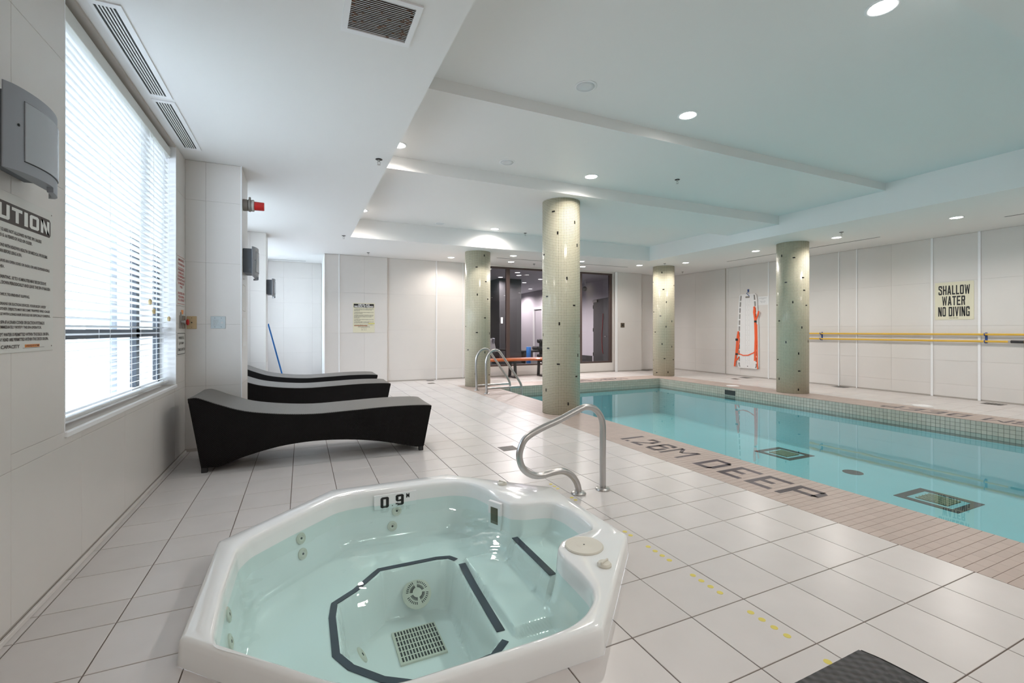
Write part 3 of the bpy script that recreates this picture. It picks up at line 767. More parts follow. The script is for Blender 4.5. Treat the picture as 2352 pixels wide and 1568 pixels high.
ribbon(dens([(.875,2.745),(.845,2.795),(.77,2.815),(.42,2.822),(.268,2.655),(.155,2.57),(.138,2.45),(.138,2.16),(.19,2.055),(.302,1.93),(.42,1.852),(.62,1.85),(.768,1.866),(.855,1.935)]), .034, 'edge_tape')
ribbon(dens([(.885,2.655),(.862,2.005)]), .042, 'edge_tape')
ribbon([(1.212,2.60),(1.212,2.12)], .04, 'edge_tape')
# jets
def jet(x, y, z, ang, tilt=.25, r=.033):
    mb = MB(); mb.lathe([(r,0),(r*.97,.006),(r*.55,.010),(r*.4,.006),(r*.18,.006)], (0,0,0), 24)
    o = mb.build('jet', M['fitting'], tub, smooth=True, autos=40); o.location = tl(x, y, z)
    o.rotation_euler = (0, PI/2-tilt, ang)
    h_ = MB().lathe([(r*.2,.0055),(r*.2,.0075)], (0,0,0), 12).build('jet_hole', M['slot'], o)
def wallp(deg, z):
    i = int((deg % 360)/360*NT); t = max(0, min(1, (.06-z)/(.06-SEAT))); r = RI[i]-.004-.045*t*t-.002
    return TUB[0]+cs[i][0]*r, TUB[1]+cs[i][1]*r
for deg, z in ((91, -.055), (93, -.15), (135, -.04), (135.5, -.13), (186, -.03), (190, -.12)):
    x, y = wallp(deg, z); nrm = {0: math.radians(-90), 1: math.radians(-45), 2: 0}[0 if deg < 100 else 1 if deg < 150 else 2]
    jet(x, y, z, nrm)
jet(.262, 2.30, -.36, 0, .6, .04)
# drains in the foot well
gt = MB(); gt.box(.455, 2.335, WELL, .70, 2.605, WELL+.010); g0 = gt.build('drain_cover', M['fitting'], tub); g0.location = tl(0, 0, 0)
sl = MB()
for i in range(14):
    for j in range(6): sl.box(.468+i*.0165, 2.35+j*.0425, WELL+.0095, .477+i*.0165, 2.383+j*.0425, WELL+.0108)
sl.build('drain_slots', M['slot'], g0)
rd = MB(); rd.lathe([(.085,0),(.085,.008),(.07,.018),(.02,.024),(.001,.024)], (0,0,0), 32)
r0 = rd.build('round_drain_cover', M['fitting'], tub, smooth=True, autos=35); r0.location = tl(.625, 2.725, -.375); r0.rotation_euler = (math.radians(42), 0, 0)
sl = MB()
for i in range(36):
    if i % 9 < 2: continue
    a = 2*PI*i/36; c_, s_ = math.cos(a), math.sin(a)
    for ra, rb in ((.028,.045),(.052,.066)):
        w_ = .0022; za, zb = .0245-(ra-.02)*.12, .0245-(rb-.02)*.12
        sl.add([(c_*ra-s_*w_, s_*ra+c_*w_, za+.001),(c_*ra+s_*w_, s_*ra-c_*w_, za+.001),(c_*rb+s_*w_, s_*rb-c_*w_, zb+.001),(c_*rb-s_*w_, s_*rb+c_*w_, zb+.001)], [(3,2,1,0)])
sl.build('drain_slots', M['slot'], r0)
# skimmer face plate on the inner wall
sk = MB(); sk.box(-.012, -.055, -.10, .012, .055, .075, .003)
s0 = sk.build('skimmer_plate', M['trim'], tub); s0.location = tl(1.150, 2.765, .005); s0.rotation_euler = (0, 0, math.radians(24))
MB().box(-.014, -.032, -.065, -.0115, .030, .04).build('skimmer_opening', mat('olive_dark', (.10, .10, .06), .4), s0)
ld = MB(); ld.lathe([(.098,0),(.098,.006),(.093,.010),(.085,.0085),(.080,.010),(.072,.0085),(.066,.010),(.058,.0085),(.052,.010),(.044,.0085),(.038,.010),(.001,.010)], (0,0,0), 48)
l0 = ld.build('access_lid', M['fitting'], tub, smooth=True, autos=30); l0.location = tl(1.305, 1.965, .100)
MB().lathe([(.004,.0095),(.004,.0112)], (0,0,0), 12).build('finger_hole', M['slot'], l0)
for x, y, ra in ((1.285, 1.765, .4), (1.30, 3.0, 2.0)):
    k = MB(); k.lathe([(.034,0),(.034,.008),(.028,.016),(.010,.020),(.001,.020)], (0,0,0), 28)
    ko = k.build('air_control_knob', M['fitting'], tub, smooth=True, autos=35); ko.location = tl(x, y, .100); ko.rotation_euler = (0, 0, ra)
    MB().box(-.030, -.005, .012, .030, .005, .026, .003).build('grip', M['fitting'], ko)
# 0.9 M depth tiles
dp = MB(); dp.box(.447, 3.232, -.03, .735, 3.241, .070, .002)
d0 = dp.build('depth_plaque', M['trim'], tub); d0.location = tl(0,0,0); d0.location.y -= .008; tag(d0, 'white plaque reading 0.9 M')
block_text('lettering', 'O', M['ink'], d0, .056, .074, (.490, 3.2315, -.020), (1,0,0), (0,0,1), .34, .2)
text('lettering', '.', M['ink'], d0, .008, .007, (.566, 3.231, -.015), (1,0,0), (0,0,1), .02)
block_text('lettering', '9', M['ink'], d0, .056, .074, (.592, 3.2315, -.016), (1,0,0), (0,0,1), .34, .2)
text('lettering', 'M', M['ink'], d0, .022, .030, (.665, 3.231, .028), (1,0,0), (0,0,1), .04)
tw = MB(); tp = [(TUB[0]+cs[i][0]*(RI[i]-.002), TUB[1]+cs[i][1]*(RI[i]-.002), 0) for i in range(NT)]
tw.add(tp, [tuple(range(NT))])
tag(tw.build('tub_water', M['tubwater']), 'clear pale aqua water inside the octagonal hot tub', 'water', kind='stuff')

# ------------------------------------------------------------------ columns
ACC = {1: [(-65,2.41,'V'),(175,2.29,'H'),(-104,1.93,'V'),(-168,1.68,'H'),(-79,1.55,'H'),(-126,1.29,'V'),(170,1.13,'V'),(-50,1.12,'V'),(-163,.94,'H'),(-61,.84,'V'),(-129,.72,'H'),(-69,.54,'H'),(-172,.34,'V'),(-100,.16,'V'),(-144,2.88,'H'),(-77,2.73,'V'),(-131,2.57,'V')],
 2: [(-80,2.78,'V'),(-115,2.53,'H'),(-71,2.23,'H'),(-112,1.95,'V'),(-59,1.86,'H'),(-76,1.46,'H'),(-180,1.28,'H'),(-114,1.15,'H'),(-43,1.13,'V'),(-159,.78,'H'),(-77,.73,'V'),(-121,.28,'V'),(-46,.24,'H')],
 3: [(174,2.63,'V'),(-141,2.57,'H'),(-67,2.69,'V'),(-108,2.19,'H'),(-169,2.11,'H'),(-103,1.95,'H'),(-145,1.73,'V'),(144,1.69,'H'),(-92,1.67,'H'),(161,1.38,'H'),(-113,1.25,'V'),(-169,.97,'V'),(-79,.99,'V'),(-125,.76,'V'),(152,.63,'H'),(-123,.43,'H'),(161,.26,'V'),(-126,.08,'V')],
 4: [(-142,2.7,'V'),(154,2.47,'H'),(-65,2.37,'H'),(-134,2.26,'H'),(-119,1.93,'V'),(162,1.68,'H'),(-150,1.57,'H'),(-86,1.43,'V'),(-120,1.29,'V'),(177,1.15,'H'),(-141,.84,'V'),(-86,.77,'V'),(-128,.46,'H'),(-72,.43,'H'),(154,.41,'H'),(-172,.09,'H'),(-110,.11,'V')]}
CR = .275
def column(k, x, y, top, label):
    c = thing('tiled_column', label, 'column', (x, y, 0), group='mosaic columns round the pool')
    n = 96; me = bpy.data.meshes.new('shaft'); NZ = 1
    vs = []; fs = []
    for z in (.001, top):
        for i in range(n): a = 2*PI*i/n; vs.append((CR*math.cos(a), CR*math.sin(a), z))
    for i in range(n): fs.append((i, (i+1) % n, n+(i+1) % n, n+i))
    fs.append(tuple(range(n))[::-1]); fs.append(tuple(range(n, 2*n)))
    me.from_pydata(vs, [], fs); uv = me.uv_layers.new(name='UVMap')
    circ = .0225*77
    for p in me.polygons:
        for li in p.loop_indices:
            vi = me.loops[li].vertex_index; i = vi % n; u = i/n
            if p.index < n and i == 0 and p.index == n-1: u = 1
            uv.data[li].uv = (u*circ, me.vertices[vi].co.z)
    me.materials.append(M['column']); me.polygons.foreach_set('use_smooth', [p.index < n for p in me.polygons])
    link('shaft', me, c)
    for deg, z, o in ACC[k]:
        a0 = math.radians(deg); wa, hz = (.044/CR, .021) if o == 'H' else (.021/CR, .044)
        mb = MB(); vs = []; m = 4
        for rr in (CR-.002, CR+.0015):
            for zz in (z-hz/2, z+hz/2):
                for q in range(m+1): a = a0-wa/2+wa*q/m; vs.append((rr*math.cos(a), rr*math.sin(a), zz))
        w_ = m+1; fs = []
        for q in range(m):
            fs.append((2*w_+q, 2*w_+q+1, 3*w_+q+1, 3*w_+q)); fs.append((w_+q, w_+q+1, 3*w_+q+1, 3*w_+q)[::-1]); fs.append((q, q+1, 2*w_+q+1, 2*w_+q))
        fs.append((0, 2*w_, 3*w_, w_)); fs.append((m, w_+m, 3*w_+m, 2*w_+m))
        mb.add(vs, fs); mb.build('accent_tile', M['black'], c)
    return c
column(1, 3.461, 5.81, UB, 'tall green-beige mosaic column behind the spa handrail, nearest the camera')
column(2, 3.465, 9.33, ZC, 'green-beige mosaic column behind the pool ladder, left of the wooden bench')
column(3, 8.66, 5.81, ZC, 'green-beige mosaic column right of the spine board, in front of the yellow poles')
column(4, 8.74, 9.38, ZC, 'green-beige mosaic column at the far corner of the pool')

# ------------------------------------------------------------------ handrails
hr = thing('spa_handrail', 'curved brushed steel handrail beside the hot tub', 'handrail', (1.95, 2.853, 0))
pts = [(2.063,.0),(2.063,.2),(2.063,.40),(2.060,.50),(2.036,.563),(1.984,.615),(1.917,.632),(1.852,.618),(1.682,.554),(1.560,.515),(1.466,.478),(1.408,.442),(1.376,.383),(1.366,.327),(1.382,.262),(1.421,.214),(1.480,.182),(1.546,.174),(1.627,.184),(1.71,.184),(1.775,.152),(1.823,.097),(1.844,.045),(1.848,.0)]
MB().tube(spline([(x-1.95, 0, z) for x, z in pts], 5), .0235, 18).build('rail', M['steel'], hr, smooth=True)
for x in (2.063, 1.848):
    MB().lathe([(.052,0),(.055,.004),(.052,.012),(.040,.018),(.0245,.019)], (x-1.95,0,0), 28).build('base_flange', M['steel'], hr, smooth=True, autos=35)
lad = thing('pool_ladder', 'pair of brushed steel pool ladder rails at the far left pool corner', 'pool ladder', (3.18, 8.33, 0))
for y in (8.057, 8.604):
    p = [(3.175,.0),(3.165,.25),(3.16,.50),(3.170,.64),(3.215,.745),(3.285,.808),(3.345,.822),(3.41,.805),(3.46,.76),(3.60,.565),(3.74,.37),(3.84,.23),(3.89,.14),(3.905,.06),(3.905,-.1),(3.895,-.3),(3.89,-.75)]
    r = MB().tube(spline([(x-3.18, y-8.33, z) for x, z in p], 5), .0225, 14).build('rail', M['steel'], lad, smooth=True)
    MB().tube([(3.165-3.18, y-8.33, .095), (3.905-3.18, y-8.33, .10)], .019, 12).build('cross_bar', M['steel'], lad, smooth=True, autos=50)
    MB().lathe([(.050,0),(.052,.004),(.048,.012),(.034,.016),(.024,.017)], (3.175-3.18, y-8.33, 0), 24).build('base_flange', M['steel'], lad, smooth=True, autos=35)
for z in (-.2, -.45, -.7):
    MB().box(.68, -.262, z-.012, .76, .262, z+.012, .004).build('step', M['trim'], lad)

# ------------------------------------------------------------------ loungers
topc = [(-.86,.628),(-.80,.632),(-.72,.60),(-.637,.564),(-.448,.497),(-.184,.454),(.096,.434),(.393,.442),(.708,.454),(.95,.455),(1.12,.449),(1.188,.440)]
botc = [(1.109,.045),(1.03,.045),(.915,.075),(.668,.135),(.393,.176),(.096,.190),(-.184,.168),(-.448,.108),(-.6,.055),(-.66,.045),(-.765,.045)]
def smooth2(p, per=4): return [(q.x, q.y) for q in spline([(a, b, 0) for a, b in p], per)]
TC = smooth2(topc); BC = smooth2(botc)
def lounger(name, label, x, y, rz=0, m1='wicker', group='woven loungers by the window wall'):
    """local x runs along the length from the raised head to the foot, y is the width"""
    l = thing(name, label, 'lounger', (x, y, 0), rz, group)
    W = .66
    # woven top, a curved slab with uv in metres
    me = bpy.data.meshes.new('woven_seat'); vs = []; fs = []; n = len(TC); m = 6; sag = []
    for i, (px, pz) in enumerate(TC):
        for j in range(m+1): vs.append((px, .012+(W-.024)*j/m, pz+.004-.004*math.sin(PI*j/m)))
    for i, (px, pz) in enumerate(TC):
        for j in range(m+1): vs.append((px, .012+(W-.024)*j/m, pz-.035))
    q = n*(m+1)
    for i in range(n-1):
        for j in range(m):
            a = i*(m+1)+j; fs.append((a, a+m+1, a+m+2, a+1)); fs.append((q+a, q+a+1, q+a+m+2, q+a+m+1))
    for i in range(n-1):
        a = i*(m+1); fs.append((a, q+a, q+a+m+1, a+m+1)); a += m; fs.append((a, a+m+1, q+a+m+1, q+a))
    for j in range(m): fs.append((j, j+1, q+j+1, q+j)); a = (n-1)*(m+1)+j; fs.append((a, q+a, q+a+1, a+1))
    me.from_pydata(vs, [], fs); uv = me.uv_layers.new(name='UVMap')
    for lp in me.loops: c = me.vertices[lp.vertex_index].co; uv.data[lp.index].uv = (c.x, c.y)
    me.materials.append(M[m1]); me.polygons.foreach_set('use_smooth', [True]*len(me.polygons)); me.set_sharp_from_angle(angle=.7)
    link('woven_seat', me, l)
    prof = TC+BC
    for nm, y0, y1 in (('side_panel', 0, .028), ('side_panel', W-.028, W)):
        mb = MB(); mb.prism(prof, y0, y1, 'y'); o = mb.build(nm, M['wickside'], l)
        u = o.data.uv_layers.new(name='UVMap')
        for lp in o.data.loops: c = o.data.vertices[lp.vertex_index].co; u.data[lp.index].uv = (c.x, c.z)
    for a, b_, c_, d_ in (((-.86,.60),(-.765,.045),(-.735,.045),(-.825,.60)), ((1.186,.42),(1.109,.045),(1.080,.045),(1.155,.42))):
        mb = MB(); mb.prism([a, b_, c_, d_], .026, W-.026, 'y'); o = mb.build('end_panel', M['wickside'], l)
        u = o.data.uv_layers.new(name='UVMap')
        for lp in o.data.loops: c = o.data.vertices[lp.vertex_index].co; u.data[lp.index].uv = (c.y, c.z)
    for fx in (-.745, 1.085):
        for fy in (.03, W-.03): MB().box(fx-.022, fy-.022, 0, fx+.022, fy+.022, .05, .003).build('foot', M['rubber'], l)
    return l
lounger('lounger', 'nearest dark woven wave-shaped lounger with its head against the wall corner', 0, 4.55, math.radians(-1.2))
lounger('lounger', 'middle dark woven lounger, partly behind the wall pier', -.04, 6.62)
lounger('lounger', 'farthest dark woven lounger, only its top edge showing', -.02, 7.98)
lounger('lounger', 'black woven lounger whose corner peeks in at the bottom right of the picture', 1.21, -.545, PI/2, 'wickbig')

# ------------------------------------------------------------------ window 1 with blinds, and the two hidden ones
def window(n, y0, y1, z0, mull):
    e = empty('window_%d' % n); struct(e); xf = XL-.14
    f = MB()
    f.box(xf-.02, y0, z0, xf+.02, y0+.05, ZC-.02); f.box(xf-.02, y1-.05, z0, xf+.02, y1, ZC-.02)
    MB().box(xf-.02, y0+.05, z0, xf+.02, y1-.05, z0+.05).box(xf-.02, y0+.05, ZC-.09, xf+.02, y1-.05, ZC-.02).build('frame_rail', M['trim'], e)
    f.build('window_frame', M['dark'], e)
    MB().box(xf-.02, y0+.05, 1.148, xf+.02, y1-.05, 1.205).build('transom', M['dark'], e)
    for yy, wd in mull: MB().box(xf-.02, yy-wd/2, z0+.05, xf+.02, yy+wd/2, ZC-.09).build('mullion', M['dark'], e)
    MB().box(xf-.004, y0+.05, z0+.05, xf+.004, y1-.05, ZC-.09).build('pane', M['glass'], e)
    MB().box(XL-.2, y0, z0-.03, XL+.012, y1+.0, z0-.002, .004).build('sill', M['trim'], e)
    for yy in (y0, y1): MB().box(XL-.2, yy-.004, z0, XL+.001, yy+.004, ZC-.02).build('reveal', M['trim'], e)
    return e
window(1, W1[0], W1[1], W1[2], [(4.46, .07)])
window(2, *W2, [(7.5, .06)]); window(3, *W3, [(10.9, .06)])
bl = thing('venetian_blind', 'white venetian blind with open slats covering the left window', 'blind', (XL-.075, W1[0]+.02, 0))
LB = W1[1]-W1[0]-.04
MB().box(-.035, 0, 2.755, .04, LB, 2.835, .003).build('valance', mat('valance_grey_white', (.70, .70, .67), .5), bl)
slm = MB(); ang = math.radians(14); ca, sa = math.cos(ang), math.sin(ang)
prof = [(-.024,-.0005),(-.012,.0015),(0,.0022),(.012,.0015),(.024,-.0005),(.012,-.001),(0,-.0003),(-.012,-.001)]
slm.prism([(px*ca-pz*sa, px*sa+pz*ca) for px, pz in prof], .0, LB, 'y')
sme = bpy.data.meshes.new('slat'); sme.from_pydata(slm.v, [], slm.f); sme.materials.append(M['blind'])
z = 2.735
while z > .775: link('slat', sme, bl, (0, 0, z)); z -= .0445
MB().box(-.024, 0, .735, .024, LB, .752, .003).build('bottom_rail', M['blind'], bl)
for yy in (.12, .72, 1.32, 1.95):
    for xo in (-.027, .027): MB().tube([(xo, yy, .74), (xo, yy, 2.76)], .0012, 5).build('ladder_cord', M['trim'], bl)
for yy, zt in ((.055, 1.51), (.06, 1.37), (1.52, 1.42), (1.62, 1.35), (2.08, 1.30)):
    MB().tube([(.034, yy, zt+.02), (.034, yy, 2.76)], .0012, 5).build('pull_cord', M['trim'], bl)
    MB().lathe([(.006,0),(.011,.004),(.013,.03),(.006,.042),(.002,.044)], (.034, yy, zt-.02), 12).build('cord_tassel', mat('wood_tassel', (.55, .42, .22), .5), bl, smooth=True, autos=40)

# outside
tag(MB().box(-16, -6, -.35, XL-.32, 22, -.25).build('pavement', M['outground']), kind='structure')
hd = thing('hedge', 'pale green hedge seen through the blinds', 'hedge', (-7.0, 5.2, -.25))
mb = MB()
random.seed(3)
for i in range(420):
    x, y, z = random.uniform(-.6,.6), random.uniform(-5,7), random.uniform(.0,1)**.8*(2.0+.5*math.sin(i))
    s_ = random.uniform(.12,.28); a = random.uniform(0, 6.28)
    vs = [(x+s_*math.cos(a+k*2.09)*random.uniform(.6,1.1), y+s_*math.sin(a+k*2.09), z+s_*random.uniform(-.3,.5)) for k in range(3)]
    vs.append((x, y, z+s_*.8)); mb.add(vs, [(0,1,3),(1,2,3),(2,0,3),(0,2,1)])
tag(mb.build('foliage', M['leaf'], hd), kind='stuff')
MB().box(-.2, -5, 0, .2, 7, .5, .05).build('hedge_base', M['leaf'], hd)
ow = thing('outdoor_wall_panel', 'blue grey stone panel outside the window, seen through the blinds', 'wall panel', (-2.7, 8.6, -.25))
MB().box(-.15, 0, 0, .15, 1.3, 3.6, .02).build('slab', M['outwall'], ow)
MB().box(.15, .2, .2, .17, 1.1, 3.3, .01).build('inset', M['outground'], ow)

# ------------------------------------------------------------------ ceiling lamps
LAMPX = []
def lamp(x, y, z, label, lit=True, r=.075, power=None, glow='lamp', group='recessed ceiling lights'):
    t = thing('recessed_light', label, 'ceiling light', (x, y, z), group=group)
    MB().lathe([(r*1.28,0),(r*1.30,-.004),(r*1.2,-.008),(r*1.05,-.006),(r*.98,-.001)], (0,0,0), 32).build('trim_ring', M['trim'], t, smooth=True, autos=40)
    MB().lathe([(r,-.001),(r*.95,-.006 if lit else -.012),(r*.6,-.009 if lit else -.004),(.001,-.010 if lit else -.003)], (0,0,0), 32).build('lens', M[glow] if lit else M['palewhite'], t, smooth=True)
    if lit:
        ld = bpy.data.lights.new('lamp_light', 'SPOT'); ld.energy = power or LAMP_W*2.2; ld.color = (1, .93, .87); ld.spot_size = math.radians(165); ld.spot_blend = .6; ld.shadow_soft_size = .06
        lo = bpy.data.objects.new('lamp_light', ld); C.objects.link(lo); lo.parent = t; lo.location = (0, 0, -.02)
    return t
lamp(3.47, 1.72, U0, 'large lit recessed light at the top edge of the picture, nearest the camera')
lamp(3.47, 3.39, U0, 'lit recessed light in the raised ceiling above the spa handrail')
lamp(2.25, 3.36, U0, 'unlit white recessed light in the nearest raised ceiling panel', False)
lamp(3.46, 5.04, U1, 'lit recessed light in the raised ceiling just before the nearest mosaic column')
lamp(2.245, 5.03, U1, 'unlit white recessed light in the middle raised ceiling panel', False)
lamp(.955, 5.06, U1, 'lit recessed light touching the left edge of the raised ceiling')
lamp(.93, 8.07, U3, 'recessed light half hidden by the far left edge of the raised ceiling')
lamp(3.50, 8.45, U3, 'lit recessed light in the far raised panel, glowing above the ladder column')
lamp(2.38, 8.45, U3, 'unlit recessed light in the far raised ceiling panel', False)
for x, y, lb in ((3.136, 10.2, 'lit recessed light by the far wall, left of the ladder column'), (4.339, 9.38, 'upper of two lit recessed lights between the mosaic columns'),
                 (4.678, 10.24, 'lower of two lit recessed lights between the mosaic columns, above the glass partition'), (6.204, 9.46, 'lit recessed light just right of the nearest column, upper one'),
                 (6.745, 10.22, 'lit recessed light just right of the nearest column, above the narrow glass pane'), (7.95, 9.40, 'lit recessed light left of the far corner column'),
                 (8.69, 8.56, 'lit recessed light right of the far corner column'), (8.75, 6.67, 'lit recessed light over the spine board'),
                 (8.81, 5.09, 'lit recessed light right of the column by the yellow poles'), (8.87, 3.44, 'lit recessed light above the shallow water sign')):
    lamp(x, y, ZC, lb, r=.07)
# unseen lamps added behind the camera as fill for the room
BH = iter(('over the lounger', 'over the near pool edge', 'over the pool', 'nearest the right wall, first', 'nearest the right wall, second', 'nearest the right wall, third', 'by the left corner', 'by the back wall'))
for x, y, z in ((1.0, -.6, U0), (3.47, -.6, U0), (6.0, -.6, U0), (8.9, 1.7, ZC), (8.9, 0, ZC), (8.9, -1.7, ZC), (-.1, -1.6, ZC), (3.5, -1.9, ZC)):
    lamp(x, y, z, 'added unseen recessed light behind the camera, '+next(BH), group='added recessed lights behind the camera')

# ------------------------------------------------------------------ sprinklers
def sprinkler(x, y, z, label, s=1.0):
    t = thing('sprinkler', label, 'sprinkler', (x, y, z), group='ceiling sprinklers')
    MB().lathe([(.032,0),(.034,-.003),(.026,-.006),(.012,-.006)], (0,0,0), 24).build('escutcheon', M['blackmetal'], t, smooth=True, autos=40)
    b_ = MB(); b_.lathe([(.011,-.004),(.011,-.022),(.007,-.026)], (0,0,0), 12)
    for sx in (-1, 1): b_.tube([(sx*.009,0,-.022),(sx*.015,0,-.034),(sx*.010,0,-.046),(0,0,-.052)], .0022, 6)
    b_.build('body', M['steel'], t, smooth=True, autos=40)
    MB().lathe([(.017,-.053),(.017,-.0545),(.001,-.0545)], (0,0,0), 16).build('deflector', M['steel'], t)
sprinkler(.69, 4.64, ZC, 'sprinkler head on the low ceiling beside the edge of the raised ceiling, nearest one')
sprinkler(.68, 8.65, ZC, 'sprinkler head at the tip of the low ceiling before the recess')
sprinkler(1.31, 10.32, ZC, 'sprinkler head above the health regulations sign')
sprinkler(5.36, 10.33, ZC, 'sprinkler head above the wide glass pane')
sprinkler(8.32, 8.89, ZC, 'sprinkler head in front of the top of the far corner column')
sprinkler(8.41, 4.78, ZC, 'sprinkler head beside the light right of the poles column')
sprinkler(9.97, 9.94, ZC, 'sprinkler head near the far right corner of the room')
sprinkler(4.58, 4.66, U1, 'sprinkler head in the raised ceiling, alone right of the nearest column')
sprinkler(4.23, 8.55, U3, 'sprinkler head in the far raised ceiling panel')

# ------------------------------------------------------------------ ceiling grilles
def linear(y0, y1, label):
    t = thing('linear_diffuser', label, 'air diffuser', (-.975, y0, ZC), group='linear diffusers along the window')
    L_ = y1-y0
    fr = MB(); fr.box(-.016, -.035, -.007, 0, L_+.035, 0); fr.box(.094, -.035, -.007, .125, L_+.035, 0); fr.box(0, -.035, -.007, .094, 0, 0); fr.box(0, L_, -.007, .094, L_+.035, 0)
    fr.build('frame', M['trim'], t)
    MB().box(0, 0, -.0015, .094, L_, -.0005).build('slot_backing', M['slot'], t)
    for k in range(1, 6): MB().box(k*.0157-.0035, 0, -.006, k*.0157+.0035, L_, -.001).build('blade', M['trim'], t)
linear(3.03, 4.02, 'long white linear air grille over the window, nearer one')
linear(4.14, 5.07, 'shorter white linear air grille over the window, farther one')
vt = thing('return_vent', 'square ceiling vent with rusty grey louvres', 'air vent', (.20, 2.35, ZC))
fr = MB(); fr.box(0, 0, -.010, .03, .37, 0); fr.box(.345, 0, -.010, .375, .37, 0); fr.box(.03, 0, -.010, .345, .03, 0); fr.box(.03, .335, -.010, .345, .37, 0)
fr.build('frame', M['trim'], vt)
MB().box(.03, .03, -.001, .345, .335, 0).build('backing', M['rust'], vt)
lv = bpy.data.meshes.new('louvre'); lb = MB(); lb.prism([(-.009,-.0088),(-.0075,-.0092),(.008,-.002),(.0065,-.0015)], .03, .345, 'x'); lv.from_pydata(lb.v, [], lb.f); lv.materials.append(M['vent'])
for k in range(20): link('louvre', lv, vt, (0, .042+k*.0147, 0))
random.seed(5)
rp = MB()
for k in range(38):
    cy = .042+random.randint(0, 19)*.0147; cx = random.choice([random.uniform(.035,.07), random.uniform(.29,.338), random.uniform(.05,.33)]); w_ = random.uniform(.006,.022)
    rp.box(cx-w_*.5, cy-.007, -.0097, min(cx+w_*.5, .344), cy+.004, -.0090)
rp.build('rust_patches', M['rust'], vt)
def slot(x0, y0, x1, y1, label):
    t = thing('slot_diffuser', label, 'air diffuser', (x0, y0, ZC), group='thin slot diffusers')
    dx, dy = x1-x0, y1-y0
    if dx > dy: MB().box(0, -.03, -.003, dx, .03, 0, .001).build('frame', M['ceil'], t); MB().box(.01, -.014, -.0045, dx-.01, .014, -.003).build('slot', M['slot'], t)
    else: MB().box(-.03, 0, -.003, .03, dy, 0, .001).build('frame', M['ceil'], t); MB().box(-.014, .01, -.0045, .014, dy-.01, -.003).build('slot', M['slot'], t)
slot(9.46, 4.72, 9.46, 8.0, 'long dark slot diffuser in the ceiling along the right wall')
slot(9.46, .4, 9.46, 3.13, 'dark slot diffuser at the right edge of the picture')
slot(4.1, 9.80, 7.9, 9.80, 'dark slot diffuser in the ceiling in front of the glass partition')
slot(-.9, 12.2, .1, 12.2, 'pale slot diffuser in the ceiling of the left recess')

# ------------------------------------------------------------------ grey wall units and beacon
def wall_unit(x, y, z, label):
    """curved front shell standing off the wall on a dark box; local x points into the room"""
    t = thing('emergency_light_unit', label, 'wall unit', (x, y, z), group='grey wall units')
    MB().box(0, .03, .03, .088, .34, .285, .006).build('back_box', M['unitdark'], t)
    n = 18; arc = [(.088+.045*math.sin(PI*k/n)**.6, .0+.37*k/n) for k in range(n+1)]
    o = MB(); outl = arc+[(.084, .37), (.084, .0)]
    o.prism(outl, 0, .305, 'z'); o.build('front_cover', M['unit'], t, smooth=True, autos=40)
    o = MB(); outl = arc[12:]+[(a-.02, b_) for a, b_ in arc[12:][::-1]]
    o.prism(outl, -.020, .0, 'z'); o.build('lower_lip', M['unit'], t, smooth=True, autos=40)
    def band(i0, i1, z0, z1, h0, h1, nm, m):
        o = MB(); ol = [(arc[k][0]+h1, arc[k][1]) for k in range(i0, i1+1)]+[(arc[k][0]+h0, arc[k][1]) for k in range(i1, i0-1, -1)]
        o.prism(ol, z0, z1, 'z'); return o.build(nm, M[m], t, smooth=True, autos=40)
    band(3, 17, .040, .262, -.002, .0012, 'lens_gap', 'slot')
    band(3, 17, .043, .259, -.001, .0045, 'lens_panel', 'lens')
    MB().lathe([(.005,0),(.005,.003)], (arc[2][0]-.0005, arc[2][1]-.002, .165), 10, 'x').build('screw', M['slot'], t)
wall_unit(XL, 2.205, 1.775, 'grey curved wall unit beside the window, above the caution sign, nearest the camera')
wall_unit(PIER, 5.50, 1.775, 'grey curved wall unit on the side of the near pier, below the red beacon')
wall_unit(PIER, 9.03, 1.80, 'small grey curved wall unit on the far pier')
bc = thing('alarm_beacon', 'red alarm beacon in a grey cast housing on the near pier', 'beacon', (PIER, 5.55, 2.515))
MB().lathe([(.060,0),(.062,.010),(.058,.045),(.050,.050)], (0,0,0), 28, 'x').build('housing', M['grey'], bc, smooth=True, autos=35)
MB().lathe([(.062,.050),(.066,.054),(.066,.070),(.060,.076)], (0,0,0), 28, 'x').build('clamp_ring', M['grey'], bc, smooth=True, autos=35)
MB().box(.052, -.008, .055, .072, .008, .088, .003).build('clamp_bolt', M['grey'], bc)
MB().lathe([(.052,.074),(.062,.085),(.062,.100),(.050,.106)], (0,0,0), 28, 'x').build('collar', mat('light_grey_metal', (.48, .46, .43), .4, .3), bc, smooth=True, autos=35)
MB().lathe([(.046,.104),(.044,.19),(.040,.198),(.001,.198)], (0,0,0), 24, 'x').build('lens', M['red'], bc, smooth=True, autos=35)

